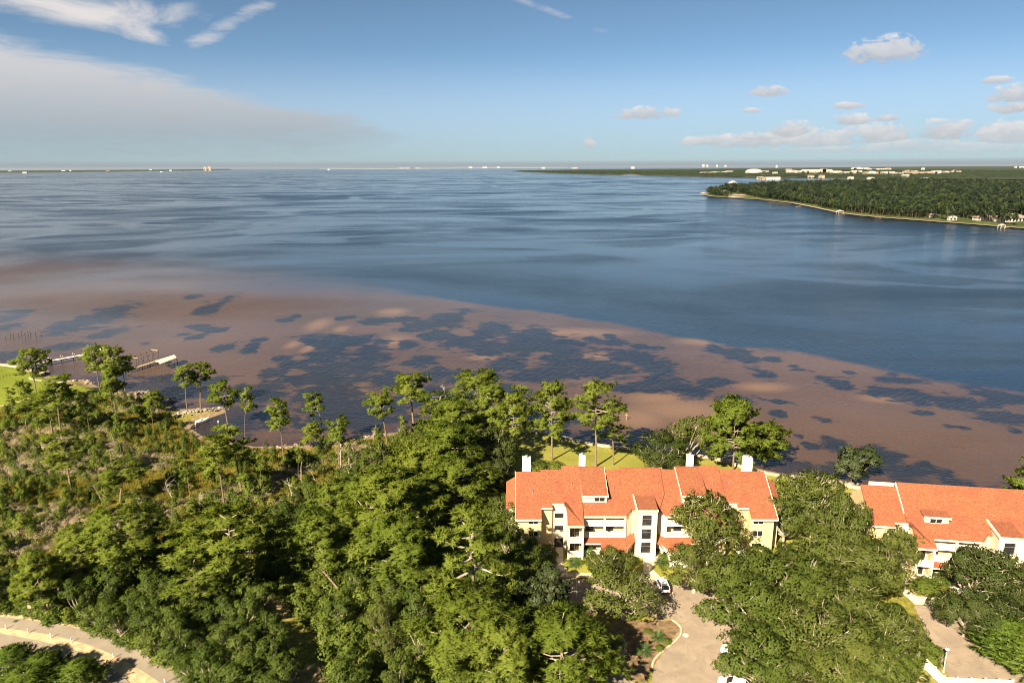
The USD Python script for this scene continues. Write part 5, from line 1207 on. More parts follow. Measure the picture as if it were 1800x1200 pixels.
# ------------------------------------------------------------------ cars, lamp, fence and other small things
CARW = plain('white_car_paint', (0.78, 0.78, 0.78), 0.25, 0.5, var=0.02, coat=0.6)
TYRE = plain('tyre_rubber', (0.02, 0.02, 0.02), 0.8, 0.2)
REDL = plain('tail_light', (0.35, 0.02, 0.015), 0.25, 0.5)
def car(loc, rz, label, suv=0.0):
    t = thing('parked_car', label, 'car', loc, rz)
    st = [(-2.25, .70, .45, .72, .80), (-2.15, .82, .28, .90, .86), (-1.4, .88, .22, 1.0, .95), (0, .90, .20, .98, .95), (1.2, .89, .22, .94, .90), (1.95, .82, .26, .80, .74), (2.22, .66, .42, .66, .62)]
    v, f = [], []
    for x, w, z0, z1, zc in st:
        v += [(x, -w * .9, z0), (x, -w, (z0 + z1) / 2), (x, -w * .94, z1 - .06), (x, -w * .8, z1), (x, w * .8, z1), (x, w * .94, z1 - .06), (x, w, (z0 + z1) / 2), (x, w * .9, z0)]
    for a in range(len(st) - 1):
        for k in range(8): f.append((a * 8 + k, a * 8 + (k + 1) % 8, a * 8 + 8 + (k + 1) % 8, a * 8 + 8 + k))
    mb = MB().raw(v, f); mb.raw(v[:8], [(0, i + 1, i) for i in range(1, 7)]); mb.raw(v[-8:], [(0, i, i + 1) for i in range(1, 7)])
    obj('body', mb.mesh(), CARW, t, 40)
    rr = 1.44 + suv; rb = -1.35 - suv * 1.5
    cab = [(rb - .55, .74, .92), (rb, .62, rr - .04), (.15, .62, rr), (1.05, .76, .93)]
    g = MB(); gv = [p for x, w, z in cab for p in ((x, -w, z), (x, w, z))]
    obj('rear_window', MB().raw(gv[:4], [(0, 1, 3, 2)]).mesh(), GLASS, t); obj('windscreen', MB().raw(gv[4:], [(0, 1, 3, 2)]).mesh(), GLASS, t)
    s = MB()
    for k in (0, 1):
        s = MB(); s.raw([gv[0 + k], gv[2 + k], gv[4 + k], gv[6 + k]], [(0, 1, 2), (0, 2, 3)]); obj('side_window', s.mesh(), GLASS, t)
    obj('roof', MB().slab([(rb - .04, -.64, rr - .02), (.2, -.64, rr + .02), (.2, .64, rr + .02), (rb - .04, .64, rr - .02)], .05).mesh(), CARW, t)
    for k in (-1, 1):
        obj('pillar', MB().tube([(rb - .55, k * .75, .92), (rb, k * .63, rr - .04), (.15, k * .63, rr), (1.05, k * .77, .93)], .045, 5).mesh(), CARW, t)
        obj('tail_light', MB().box(-2.22, -2.06, k * .74 - .1, k * .74 + .1, .68, .88).mesh(), REDL, t)
        obj('mirror', MB().box(.72, .88, k * .98 - .1, k * .98 + .1, .92, 1.06).mesh(), CARW, t)
        for x in (-1.35, 1.35):
            w = obj('wheel', MB().tube([(x, k * .72, .33), (x, k * .9, .33)], .33, 16).mesh(), TYRE, t); obj('rim', MB().tube([(x, k * .9, .33), (x, k * .915, .33)], .2, 10).mesh(), METAL, w)
    obj('bumper', MB().box(-2.3, -2.2, -.7, .7, .36, .52).mesh(), TYRE, t); obj('number_plate', MB().box(-2.31, -2.27, -.25, .25, .62, .74).mesh(), BLIND, t)
    return t
b = on_ground(1169, 1046); car(b + [0.0, 2.3, .03], 94, 'white car seen from behind, parked beside the entrance walk', .12)
b = on_ground(1287, 1154); car(b + [0.6, .3, .03], 150, 'white car half hidden by leaves at the right of the drive', .1)
b = on_ground(1284, 1211); car(b + [0.5, .2, .03], 155, 'white car cut off at the bottom edge of the drive', .1)
b = on_ground(1658, 1181); lm = thing('street_lamp', 'white globe street lamp above the white fence', 'street lamp', b)
obj('post', MB().tube([(0, 0, -.1), (0, 0, .3), (0, 0, .31), (0, 0, 3.6)], [.14, .14, .075, .06], 10).mesh(), TRIM, lm)
obj('collar', MB().tube([(0, 0, 3.55), (0, 0, 3.75)], [.1, .2], 10).mesh(), DKWOOD, lm)
gl = trimesh.creation.icosphere(3, .27); gl.apply_translation([0, 0, 3.98]); obj('globe', gl, WHITE, lm, True)
obj('cap', MB().tube([(0, 0, 4.2), (0, 0, 4.32)], [.12, .02], 8).mesh(), DKWOOD, lm)
# white fence
pts = [on_ground(*p) for p in ((1626, 1176), (1641, 1191), (1657, 1208), (1680, 1210), (1704, 1211), (1729, 1212), (1753, 1213), (1777, 1214))]
fn = thing('white_fence', 'white lattice topped fence along the bottom right edge', 'fence')
for p in pts:
    q = obj('post', MB().box(p[0] - .09, p[0] + .09, p[1] - .09, p[1] + .09, p[2] - .1, p[2] + 1.95).mesh(), WHITE, fn)
    obj('post_cap', MB().tube([p + [0, 0, 1.95], p + [0, 0, 2.08]], [.15, .02], 4).mesh(), WHITE, q)
for a, b in zip(pts[:-1], pts[1:]):
    d = b - a; L = np.linalg.norm(d[:2]); d = d / L; nn = np.array([-d[1], d[0], 0]) * .03
    def bar(u0, u1, z0, z1, th=1.0):
        m = MB(); A, B = a + d * u0, a + d * u1
        v = [A + nn * th + [0, 0, z0], A - nn * th + [0, 0, z0], A - nn * th + [0, 0, z1], A + nn * th + [0, 0, z1], B + nn * th + [0, 0, z0], B - nn * th + [0, 0, z0], B - nn * th + [0, 0, z1], B + nn * th + [0, 0, z1]]
        return m.raw(v, [(0, 1, 2, 3), (4, 7, 6, 5), (0, 4, 5, 1), (3, 2, 6, 7), (1, 5, 6, 2), (0, 3, 7, 4)])
    for k in range(10):
        w = (L - .2) / 10; obj('board', bar(.1 + k * w, .1 + (k + .92) * w, .1, 1.3, .5).mesh(), WHITE, fn)
    obj('rail', bar(.09, L - .09, 1.3, 1.4).mesh(), WHITE, fn); obj('rail', bar(.09, L - .09, 1.75, 1.85).mesh(), WHITE, fn)
    lt = MB()
    for k in range(14):
        w = (L - .2) / 14; o = bar(.1 + k * w, .1 + (k + .35) * w, 1.4, 1.75, .4); lt.raw(*o.mesh())
    obj('lattice', lt.mesh(), WHITE, fn)
b = on_ground(1656, 1063); pm = thing('old_palm', 'short palm with a dry yellow head beside the right walk', 'palm', b)
obj('trunk', MB().tube([(0, 0, -.1), (.05, 0, 1.5), (0, 0, 2.9)], [.22, .18, .16], 8).mesh(), BARK_O, pm)
r_ = np.random.default_rng(3); obj('fronds', blades(np.tile([[0, 0, 2.9]], (90, 1)), rdir(r_, 90, -.1), r_.uniform(.6, 1.1, 90), .16, r_), GRASS_L, pm)
b = on_ground(1058, 1117); ub = thing('utility_box', 'small white box beside the pine at the parking bay', 'utility box', b); obj('cabinet', MB().box(-.25, .25, -.2, .2, -.1, .75).mesh(), WHITE, ub); obj('lid', MB().box(-.29, .29, -.24, .24, .75, .83).mesh(), WHITE, ub)
b = on_ground(1205, 1116); mh = thing('manhole', 'round pale manhole cover in the drive', 'manhole cover', b + [0, 0, .025]); obj('cover', MB().tube([(0, 0, 0), (0, 0, .02)], .42, 20).mesh(), CONC, mh); obj('ring', MB().tube([(0, 0, -.02), (0, 0, .012)], .52, 20).mesh(), CURBM, mh)

# ------------------------------------------------------------------ piers, boat and water's edge
def deck(t, pts, w, zt, mat, pmat, board=.28, pile_gap=3.2, caps=None, rail=None):
    pts = [np.array([p[0], p[1], zt]) for p in pts]
    cum = 0
    for a, b in zip(pts[:-1], pts[1:]):
        d = b - a; L = np.linalg.norm(d); d /= L; n = np.array([-d[1], d[0], 0])
        k = max(1, int(L / 1.2)); st = MB()
        for i in range(k):
            A, B = a + d * (L * i / k), a + d * (L * (i + .97) / k)
            obj('deck_board', MB().slab([A - n * w / 2, B - n * w / 2, B + n * w / 2, A + n * w / 2], .08).mesh(), mat, t)
        for s in (-.38, .38): st.slab([a + n * (s * w - .06) - [0, 0, .08], b + n * (s * w - .06) - [0, 0, .08], b + n * (s * w + .06) - [0, 0, .08], a + n * (s * w + .06) - [0, 0, .08]], .25)
        obj('stringer', st.mesh(), pmat, t)
        m = max(1, int(L / pile_gap))
        for i in range(m + 1):
            for s in (-.52, .52):
                q = a + d * (L * i / m) + n * s * w
                pl = obj('pile', MB().tube([q - [0, 0, zt + 2.5], q + [0, 0, caps or .1]], .13, 7).mesh(), pmat, t)
                if caps: obj('pile_cap', MB().tube([q + [0, 0, caps], q + [0, 0, caps + .22]], [.2, .02], 7).mesh(), WHITE, pl)
t = thing('white_pier', 'long white pier with capped piles running out behind the dark pine clump', 'pier')
deck(t, [at(37, 647, 1.7), at(60, 640.5, 1.7), at(88, 634, 1.7), at(150, 622.5, 1.7), at(176, 617, 1.7)], 1.9, 1.7, WHITE, DKWOOD, caps=1.0)
deck(t, [at(160, 617.5, 1.72), at(186, 612, 1.72)], 5.0, 1.72, WHITE, DKWOOD, caps=1.0)
t = thing('wooden_pier', 'brown wooden pier leading to the covered boat platform', 'pier')
deck(t, [at(222, 650.5, 1.3), at(247, 643, 1.3), at(274, 634.5, 1.3)], 1.7, 1.3, WOOD, DKWOOD, caps=None)
deck(t, [at(272, 635, 1.32), at(294, 632, 1.32)], 4.2, 1.32, WOOD, DKWOOD)
A, B, C, D = [at(x, y, 4.0) for x, y in ((271, 630), (304, 620), (310, 624.5), (281, 635.5))]
t = thing('boat_shelter', 'low pale roofed boat shelter at the end of the wooden pier', 'boat shelter')
M_ = (A + D) / 2 + [0, 0, .55]; N_ = (B + C) / 2 + [0, 0, .55]
lo = [q * 1.0 - [0, 0, .9] for q in (A, B, C, D)]
obj('roof', MB().slab([lo[0], M_ - [0, 0, .9], N_ - [0, 0, .9], lo[1]][::-1], .12).slab([M_ - [0, 0, .9], lo[3], lo[2], N_ - [0, 0, .9]][::-1], .12).mesh(), TRIM, t)
for q in lo + [(lo[0] + lo[1]) / 2, (lo[2] + lo[3]) / 2]: obj('post', MB().tube([[q[0], q[1], -2.0], [q[0], q[1], q[2] - .1]], .13, 6).mesh(), DKWOOD, t)
t = thing('boat_lift_frame', 'open timber boat lift frame standing in the water beside the wooden pier', 'boat lift')
Q = [at(x, y, 4.0) for x, y in ((228, 627.5), (266, 614.5), (277.5, 616.5), (242, 629.5))]
for a, b in zip(Q, Q[1:] + Q[:1]): obj('beam', MB().tube([a, b], .2, 4).mesh(), WOOD, t)
for a, b in ((Q[0], Q[1]), (Q[3], Q[2])):
    for k in np.linspace(0, 1, 5): q = a + (b - a) * k; obj('post', MB().tube([[q[0], q[1], -2.5], [q[0], q[1], 3.95]], .14, 6).mesh(), DKWOOD, t)
for i, (px, py) in enumerate(((10, 596), (18, 591), (24, 594), (32, 589), (38, 587), (44, 592), (49, 587), (53, 588), (63, 591), (72, 586))):
    q = at(px, py, 0); hh = 1.2 + .5 * (i * 7 % 3)
    t = thing('old_piling', 'weathered stump of an old pier standing in the shallows at the left', 'piling', q, 0, 'old pilings in the left shallows')
    obj('stump', MB().tube([(0, 0, -2), (.03, 0, hh), (.03, .02, hh + .1)], [.17, .15, .08], 7).mesh(), DKWOOD, t)
q = at(1101, 738, 0); t = thing('marker_pole', 'thin pole standing in the shallows right of the low leaning pine', 'pole', q); obj('pole', MB().tube([(0, 0, -2), (0, 0, 2.2)], .1, 6).mesh(), WOOD, t); obj('crosspiece', MB().box(-.5, .5, -.05, .05, 1.5, 1.65).mesh(), WOOD, t)
# moored boat
q = at(355, 742, 0); bt = thing('motor_boat', 'small white motor boat moored in the lagoon', 'boat', q, 50, scale=(.85, .85, .9))
S = [(-2.6, 1.0, .75), (-1.5, 1.12, .8), (0, 1.15, .85), (1.3, .95, .95), (2.2, .5, 1.05), (2.75, .05, 1.12)]
v, f = [], []
for x, w, z in S: v += [(x, -w, z), (x, -w * .75, .05), (x, 0, -.25), (x, w * .75, .05), (x, w, z), (x, w * .8, z), (x, w * .7, .4), (x, -w * .7, .4), (x, -w * .8, z)]
for a in range(5):
    for k in range(9): f.append((a * 9 + k, a * 9 + (k + 1) % 9, a * 9 + 9 + (k + 1) % 9, a * 9 + 9 + k))
m = MB().raw(v, f); m.raw(v[:9], [(0, i, i + 1) for i in range(1, 8)]); obj('hull', m.mesh(), WHITE, bt)
obj('console', MB().box(-.4, .4, -.35, .35, .4, 1.35).mesh(), TRIM, bt); obj('windscreen', MB().quad((.42, -.35, 1.3), (.42, .35, 1.3), (.3, .3, 1.65), (.3, -.3, 1.65)).mesh(), GLASS, bt)
obj('seat', MB().box(-1.3, -.8, -.6, .6, .4, .85).mesh(), WHITE, bt); obj('bow_cover', MB().slab([(.9, -.7, .98), (1.3, -.9, .97), (2.2, -.45, 1.06), (2.6, 0, 1.1), (2.2, .45, 1.06), (1.3, .9, .97), (.9, .7, .98)], .05).mesh(), WHITE, bt)
mo = obj('outboard_motor', MB().box(-3.1, -2.65, -.22, .22, .55, 1.15).mesh(), DKWOOD, bt); obj('leg', MB().box(-2.95, -2.75, -.1, .1, -.5, .55).mesh(), DKWOOD, mo)
q = at(384, 741, 0); by = thing('mooring_buoy', 'tiny white buoy right of the moored boat', 'buoy', q); s = trimesh.creation.icosphere(2, .28); s.apply_translation([0, 0, .12]); obj('float', s, WHITE, by, True); obj('eye', MB().tube([(0, 0, .38), (0, 0, .5)], .05, 6).mesh(), METAL, by)
KO, KB = plain('orange_hull', (0.55, 0.30, 0.05), 0.4), plain('pale_blue_hull', (0.45, 0.62, 0.66), 0.4)
for px, py, m_, an, lab in ((258, 741, KO, 8, 'orange kayak lying in the scrub by the lagoon'), (249, 745, KB, 20, 'pale blue kayak lying beside the orange one'), (264, 744, KO, -10, 'second orange kayak, half hidden in the scrub')):
    q = on_ground(px, py); k = thing('kayak', lab, 'kayak', q + [0, 0, 1.15], an); v, f = [], []
    for x in np.linspace(-1.9, 1.9, 9):
        w = .38 * (1 - (abs(x) / 1.9) ** 2.2) + .02; v += [(x, -w, .16), (x, -w * .5, -.12), (x, w * .5, -.12), (x, w, .16), (x, 0, .26)]
    for a in range(8):
        for j in range(5): f.append((a * 5 + j, a * 5 + (j + 1) % 5, a * 5 + 5 + (j + 1) % 5, a * 5 + 5 + j))
    obj('hull', MB().raw(v, f).mesh(), m_, k, 50); obj('cockpit', MB().slab([(-.5, -.2, .27), (.4, -.16, .27), (.4, .16, .27), (-.5, .2, .27)], .03).mesh(), TYRE, k)
# rocks of the spit and breakwaters
def rock(seed):
    r = np.random.default_rng(seed); p = rdir(r, 22) * [1, .8, .6] * r.uniform(.75, 1.05, (22, 1)); h = trimesh.convex.convex_hull(p); return np.array(h.vertices), np.array(h.faces)
rk = np.random.default_rng(31); q = []
for line, n, sp in (([(312, 733), (340, 727), (380, 718)], 190, 1.3), ([(228, 690), (262, 689)], 34, .5), ([(283, 708), (297, 706), (302, 700)], 46, .7), ([(228, 704), (246, 712)], 26, .8), ([(72, 657), (82, 655)], 26, .5), ([(120, 672), (133, 668)], 30, .6), ([(150, 668), (160, 673)], 16, .5), ([(640, 769), (680, 762)], 22, .7), ([(820, 742), (880, 747)], 40, .9), ([(1425, 838), (1500, 851)], 60, .6), ([(480, 787), (530, 783)], 20, .7)):
    c = np.array([at(x, y, .2)[:2] for x, y in line]); seg = np.linspace(0, len(c) - 1, n); i = np.minimum(seg.astype(int), len(c) - 2); fr = (seg - i)[:, None]
    q.append(c[i] * (1 - fr) + c[i + 1] * fr + rk.normal(size=(n, 2)) * sp)
q = np.vstack(q); s = rk.uniform(.25, .8, len(q))
instancer('shore_rocks', 'pale grey rocks of the spit, breakwaters and seawall foot', 'rocks', [('boulder', rock(1), ROCK), ('boulder_b', rock(2), ROCK), ('boulder_c', rock(3), STONE)],
          np.column_stack([q, np.maximum(.05, ground_z(q[:, 0], q[:, 1])) + rk.uniform(-.1, .3, len(q))]), rk.uniform(0, 6.28, len(q)), np.column_stack([s, s, s]), rk.choice(3, len(q), p=[.5, .35, .15]))
for px, py, L, an in ((236, 690, 4, 12), (258, 689, 5, 4), (240, 704, 3, 70)):
    q = at(px, py, .3); t = thing('drift_log', {236: 'left drift log lying in the tidal inlet', 258: 'right drift log lying in the tidal inlet', 240: 'short drift log at the foot of the dark pine clump'}[px], 'driftwood', q, an); obj('log', MB().tube([(-L / 2, 0, 0), (0, .1, .1), (L / 2, 0, 0)], [.25, .22, .12], 7).mesh(), DKWOOD, t); obj('stub', MB().tube([(0, 0, .1), (.3, .2, .7)], [.08, .03], 5).mesh(), DKWOOD, t)
# low dark fence across the bright lawn
p0, p1 = on_ground(-30, 669), on_ground(52, 655); t = thing('lawn_fence', 'low dark wire fence crossing the bright green lawn', 'fence'); d = p1 - p0; n = 14
for k in range(n + 1): q = p0 + d * k / n; q[2] = ground_z(q[0], q[1]); obj('post', MB().tube([q - [0, 0, .1], q + [0, 0, 1.1]], .05, 5).mesh(), DKWOOD, t)
rl = MB()
for h in (.35, .7, 1.05): rl.tube([np.array([*(p0 + d * k / n)[:2], float(ground_z(*(p0 + d * k / n)[:2])) + h]) for k in range(n + 1)], .03, 4)
obj('rail', rl.mesh(), DKWOOD, t)

# ------------------------------------------------------------------ the far shores
FARG = plain('far_ground', (0.06, 0.07, 0.025), 0.95, 0.1, var=0.35, scale=0.02)
BEACH = plain('far_beach_sand', (0.30, 0.24, 0.17), 0.95, 0.1, var=0.15, scale=0.05)
def canopy_mat():
    g = G(); pos = g.add('geometry', 'position')
    n1 = g.noise(pos, 0.02, 5.0, 0.65); n2 = g.noise(pos, 0.0022, 3.0)
    c = g.ramp(n1, [(0.3, (0.02, 0.031, 0.018)), (0.5, (0.035, 0.046, 0.025)), (0.7, (0.058, 0.066, 0.038))])
    c = g.mixc(g.smooth(n2, 0.6, 0.75, 0.0, 0.5), c, (0.10, 0.095, 0.05))
    return g.make('far_canopy', surf=g.add('principled_bsdf', 'BSDF', base_color=c, roughness=0.95, specular_ior_level=0.05, normal=g.add('bump', 'normal', height=n1, strength=1.0, distance=12.0)))
CANOPY = canopy_mat()
BWHITE = plain('far_white_wall', (0.46, 0.43, 0.38), 0.7, 0.2, var=0.08, scale=0.03)
BTAN = plain('far_tan_wall', (0.30, 0.235, 0.175), 0.8, 0.2, var=0.1, scale=0.03)
BROOF = plain('far_brown_roof', (0.22, 0.16, 0.13), 0.85, 0.2, var=0.15, scale=0.2)
GROOF = plain('far_grey_roof', (0.36, 0.34, 0.33), 0.8, 0.2, var=0.12, scale=0.1)

def far_land(name, poly, label, z=4.0, step=40.0, kind='structure', mat=None, cat='land', rise=0.0, skirt=6.0):
    v, f = trimesh.creation.triangulate_polygon(poly, engine='earcut')
    v = np.column_stack([v, np.zeros(len(v))]); v, f = trimesh.remesh.subdivide_to_size(v, f, step, max_iter=14)
    t = trimesh.Trimesh(v, f, process=True)
    if t.face_normals[0, 2] < 0: t.invert()
    v = np.array(t.vertices); ring = LineString(poly.exterior.coords)
    from shapely import points, distance
    d = distance(points(v[:, 0], v[:, 1]), ring)
    v[:, 2] = -.5 + (z + .5) * sstep(d, 0, skirt) + rise * sstep(d, 0, 160)
    return single(name, (v, np.array(t.faces)), mat or FARG, label, cat, kind=kind, smooth=True)
W = lambda px, py: tuple(at(px, py, 0)[:2])
# wooded headland to the right
HP = Polygon([W(1232, 343), W(1250, 346), W(1290, 349), W(1345, 352.5), W(1390, 358), W(1430, 366), W(1470, 375), W(1510, 380.5), W(1560, 385), W(1620, 389.5), W(1660, 392.5), W(1720, 397), W(1780, 402), W(1850, 407), W(2200, 420), W(2500, 345), W(1900, 326), W(1600, 327), W(1440, 330), W(1320, 334), W(1250, 339)]).buffer(0)
far_land('headland', HP, 'wooded headland across the bay on the right', 2.5, 40, rise=9.0, skirt=14.0)
_ring = LineString(HP.exterior.coords)
from shapely import points as _pts, distance as _dst
sandline = HP.difference(HP.buffer(-7))
def strip_on(name, poly, z, mat, label, cat): 
    ps = [p for p in (poly.geoms if hasattr(poly, 'geoms') else [poly]) if p.area > 50]
    vs, fs, n = [], [], 0
    for p in ps:
        v, f = trimesh.creation.triangulate_polygon(p, engine='earcut'); t = trimesh.Trimesh(np.column_stack([v, np.full(len(v), z)]), f, process=False)
        if t.face_normals[0, 2] < 0: t.invert()
        vs.append(np.asarray(t.vertices)); fs.append(np.asarray(t.faces) + n); n += len(v)
    return single(name, (np.vstack(vs), np.vstack(fs)), mat, label, cat, kind='structure')
strip_on('headland_beach', sandline, 1.6, BEACH, 'narrow sandy beach at the foot of the wooded headland', 'beach')

def farcrown(seed, n=150, R=4.0, H=14.0):
    r = np.random.default_rng(seed); m = MB(); m.tube([(0, 0, -2), (0, 0, H * .6)], [.35, .2], 4, False)
    q = []
    for _ in range(7):
        c = np.array([*r.normal(size=2) * R * .42, H * r.uniform(.5, .86)]); d = rdir(r, n // 7, .4); q.append(c + d * [R * .48, R * .48, H * .15] * r.uniform(.6, 1.05, (len(d), 1)))
    q = np.vstack(q); m2 = MB(); m2.raw(*leaves(q, r.uniform(1.1, 2.0, len(q)), r.uniform(.8, 1.5, len(q)), r, .6)); v, f = m.mesh(); v2, f2 = m2.mesh()
    return np.vstack([v, v2]), np.vstack([f, f2 + len(v)])
rf = np.random.default_rng(41)
x0, y0, x1, y1 = HP.bounds
HOUSES = [(1272, 341, 30, 9, 'h'), (1288, 329.5, 26, 12, 'h'), (1300, 346, 40, 5, 'b'), (1370, 342.5, 26, 6, 'b'), (1640, 382.5, 10, 5, 'h'), (1675, 387.5, 10, 7, 'h'), (1731, 388, 20, 7, 'b'), (1784, 391, 34, 9, 'b')]
hc = np.array([W(px, py + 2.5) for px, py, *_ in HOUSES])
q = rf.uniform([x0, y0], [min(x1, 1500), y1], (90000, 2)); q = q[contains_xy(HP.buffer(-14), q[:, 0], q[:, 1])]
q = q[(q[:, 0] / q[:, 1]) < .86]
for h_, (px, py, w_, *_x) in zip(hc, HOUSES):
    dx, dy = q[:, 0] - h_[0], q[:, 1] - h_[1]; q = q[~((np.abs(dx) < w_ * .6 + 4) & (dy < 18) & (dy > -150))]
keep = []; cell = {}
for i, (x, y) in enumerate(q):                                             # a rough minimum distance
    k = (int(x // 5.2), int(y // 5.2))
    if k not in cell: cell[k] = 1; keep.append(i)
q = q[keep]
d = _dst(_pts(q[:, 0], q[:, 1]), _ring)
front = np.argsort(d + 0.0 * q[:, 1])
isfront = (d < 40) & (q[:, 1] < 1500)
zz = 2.5 + 9.0 * sstep(d, 0, 160)
s = rf.uniform(.7, 1.3, len(q)) * (.6 + .85 * meshkit.fbm(np.column_stack([q / 45.0, np.zeros(len(q))]), 3, 8))
near_idx = np.where(isfront)[0]
near_idx = near_idx[np.argsort(np.hypot(q[near_idx, 0], q[near_idx, 1]))][:160]
rest = np.setdiff1d(np.arange(len(q)), near_idx)
crowns = [farcrown(k) for k in (1, 2, 3)] + [farcrown(4, 120, 3.2, 17), farcrown(5, 170, 5.0, 13)]
instancer('headland_wood', 'dense dark green wood covering the headland as one mass', 'wood', [(n_, c_, m_f) for n_, c_, m_f in zip(('tree_crown', 'tree_crown_b', 'tree_crown_c', 'tall_crown', 'wide_crown', 'pale_crown'), crowns + [crowns[1]], (FAR_L, FAR_D, FAR_L, FAR_D, FAR_L, FAR_Y))],
          np.column_stack([q[rest], zz[rest]]), rf.uniform(0, 6.28, len(rest)), np.column_stack([s[rest] * 1.15, s[rest] * 1.15, s[rest] * rf.uniform(.8, 1.1, len(rest))]), rf.integers(0, 6, len(rest)))
for k, c_ in enumerate(crowns[:4]):
    r_ = np.random.default_rng(50 + k); v, f = c_; nt = 8
    kind(f'far_tree_{"abcd"[k]}', [('trunk', MB().tube([(0, 0, -2), (0, 0, 10)], [.3, .15], 5).mesh(), BARK_P), ('crown', c_, FAR_L)])
for i in near_idx:
    plant('far_tree_' + 'abcd'[rf.integers(4)], 'shore_tree', 'dark tree in the front row along the headland beach', 'tree', (q[i, 0], q[i, 1], zz[i]), 15 * s[i], 4.2 * s[i], rf.uniform(0, 360), 'front row trees of the headland')

def house(px, py, w, h, style, label, z=None, depth=None, name='shore_house', wall=None, roof=None, rz=0.0, cat='house'):
    zg = 3.0
    for _ in range(5):
        b = at(px, py, zg); dd_ = _dst(_pts(b[0], b[1]), _ring); zg = float(1.5 + 9.0 * sstep(dd_, 0, 160) + 1.0 * sstep(dd_, 0, 14))
    z0 = zg
    t = thing(name, label, cat, (b[0], b[1], z0), rz); D = depth or w * .6
    wall = wall or BWHITE; roof = roof or BROOF
    obj('wall', MB().box(-w / 2, w / 2, 0, D, -1, h * .5).mesh(), wall, t)
    e, zt, zr = w * .04 + .3, h * .5, h + .8; rg = w / 2 - min(D / 2, w / 2 - .5)
    v = [(-w / 2 - e, -e, zt), (w / 2 + e, -e, zt), (w / 2 + e, D + e, zt), (-w / 2 - e, D + e, zt), (-rg, D / 2, zr), (rg, D / 2, zr)]
    obj('roof', (np.array(v), np.array([(0, 1, 5), (0, 5, 4), (1, 2, 5), (2, 3, 4), (2, 4, 5), (3, 0, 4)])), roof, t)
    n = max(2, int(w / 4))
    for k in range(n):
        x = -w / 2 + (k + .5) * w / n; obj('window', MB().box(x - w / n * .28, x + w / n * .28, -.08, -.02, .6, h * .5 - .5).mesh(), GLASS, t)
    return t
HL = ['white house at the very tip of the headland', 'tall pale house among the trees behind the headland tip', 'low house with a brown roof near the headland tip', 'low brown house behind the ruined pier', 'tiny white hut on the headland beach', 'small white house on the headland beach', 'brown roofed house left of the big porch house', 'big brown roofed house with a white screened porch at the right edge']
for (px, py, w_, h_, st), lab in zip(HOUSES, HL): house(px, py, w_, h_, st, lab, None, w_ * .55, roof=BROOF if st == 'b' else GROOF)
def pier_far(px0, py0, px1, py1, w, label, shelter=None, mat=WOOD, ruined=False):
    a, b = at(px0, py0, 0), at(px1, py1, 0); t = thing('far_pier', label, 'pier'); d = b - a; L = np.linalg.norm(d); d /= L; n = np.array([-d[1], d[0], 0])
    if not ruined: obj('deck', MB().slab([a - n * w / 2 + [0, 0, 1.5], b - n * w / 2 + [0, 0, 1.5], b + n * w / 2 + [0, 0, 1.5], a + n * w / 2 + [0, 0, 1.5]], .3).mesh(), mat, t)
    m = int(max(3, L / 5))
    for k in range(m + 1):
        for s in (-.5, .5): q = a + d * L * k / m + n * s * w; obj('pile', MB().tube([q - [0, 0, 2], q + [0, 0, 2.2 + (k * 5 % 3) * .5]], .3, 5).mesh(), DKWOOD, t)
    if shelter:
        c = b + [0, 0, 4.2]; R = shelter; s = obj('shelter_roof', (np.array([c + d * R + n * R * .7, c + d * R - n * R * .7, c - d * R - n * R * .7, c - d * R + n * R * .7, c + [0, 0, 1.6]]), np.array([(0, 4, 1), (1, 4, 2), (2, 4, 3), (3, 4, 0)])), TRIM if mat is not WOOD else GROOF, t)
        for sx in (-.85, .85):
            for sy in (-.6, .6): q = b + d * R * sx + n * R * sy; obj('post', MB().tube([q, q + [0, 0, 4.3]], .25, 5).mesh(), TRIM, t)
pier_far(1262, 344, 1236, 341.5, 4, 'pier with a roofed boathouse at the tip of the headland', 9.0, TRIM)
pier_far(1268, 341, 1250, 337, 3, 'second pier behind the headland tip boathouse', 6.0)
pier_far(1392, 357.5, 1348, 353.5, 9, 'ruined dark pier of bare piles below the headland', None, WOOD, True)
pier_far(1388, 360, 1352, 357, 6, 'second row of bare dark piles beside the ruined pier', None, WOOD, True)
pier_far(1484, 377, 1476, 375.5, 4, 'short pier with a white boat roof on the headland beach', 6.0, TRIM)
pier_far(1548, 384, 1540, 383, 3, 'short low pier left of the tiny white hut', None)
pier_far(1778, 401, 1760, 401.5, 3.5, 'pier with a boat lift below the big porch house', 3.5)
pier_far(1407, 364, 1400, 365.5, 3, 'small dark jetty right of the ruined pier', None)

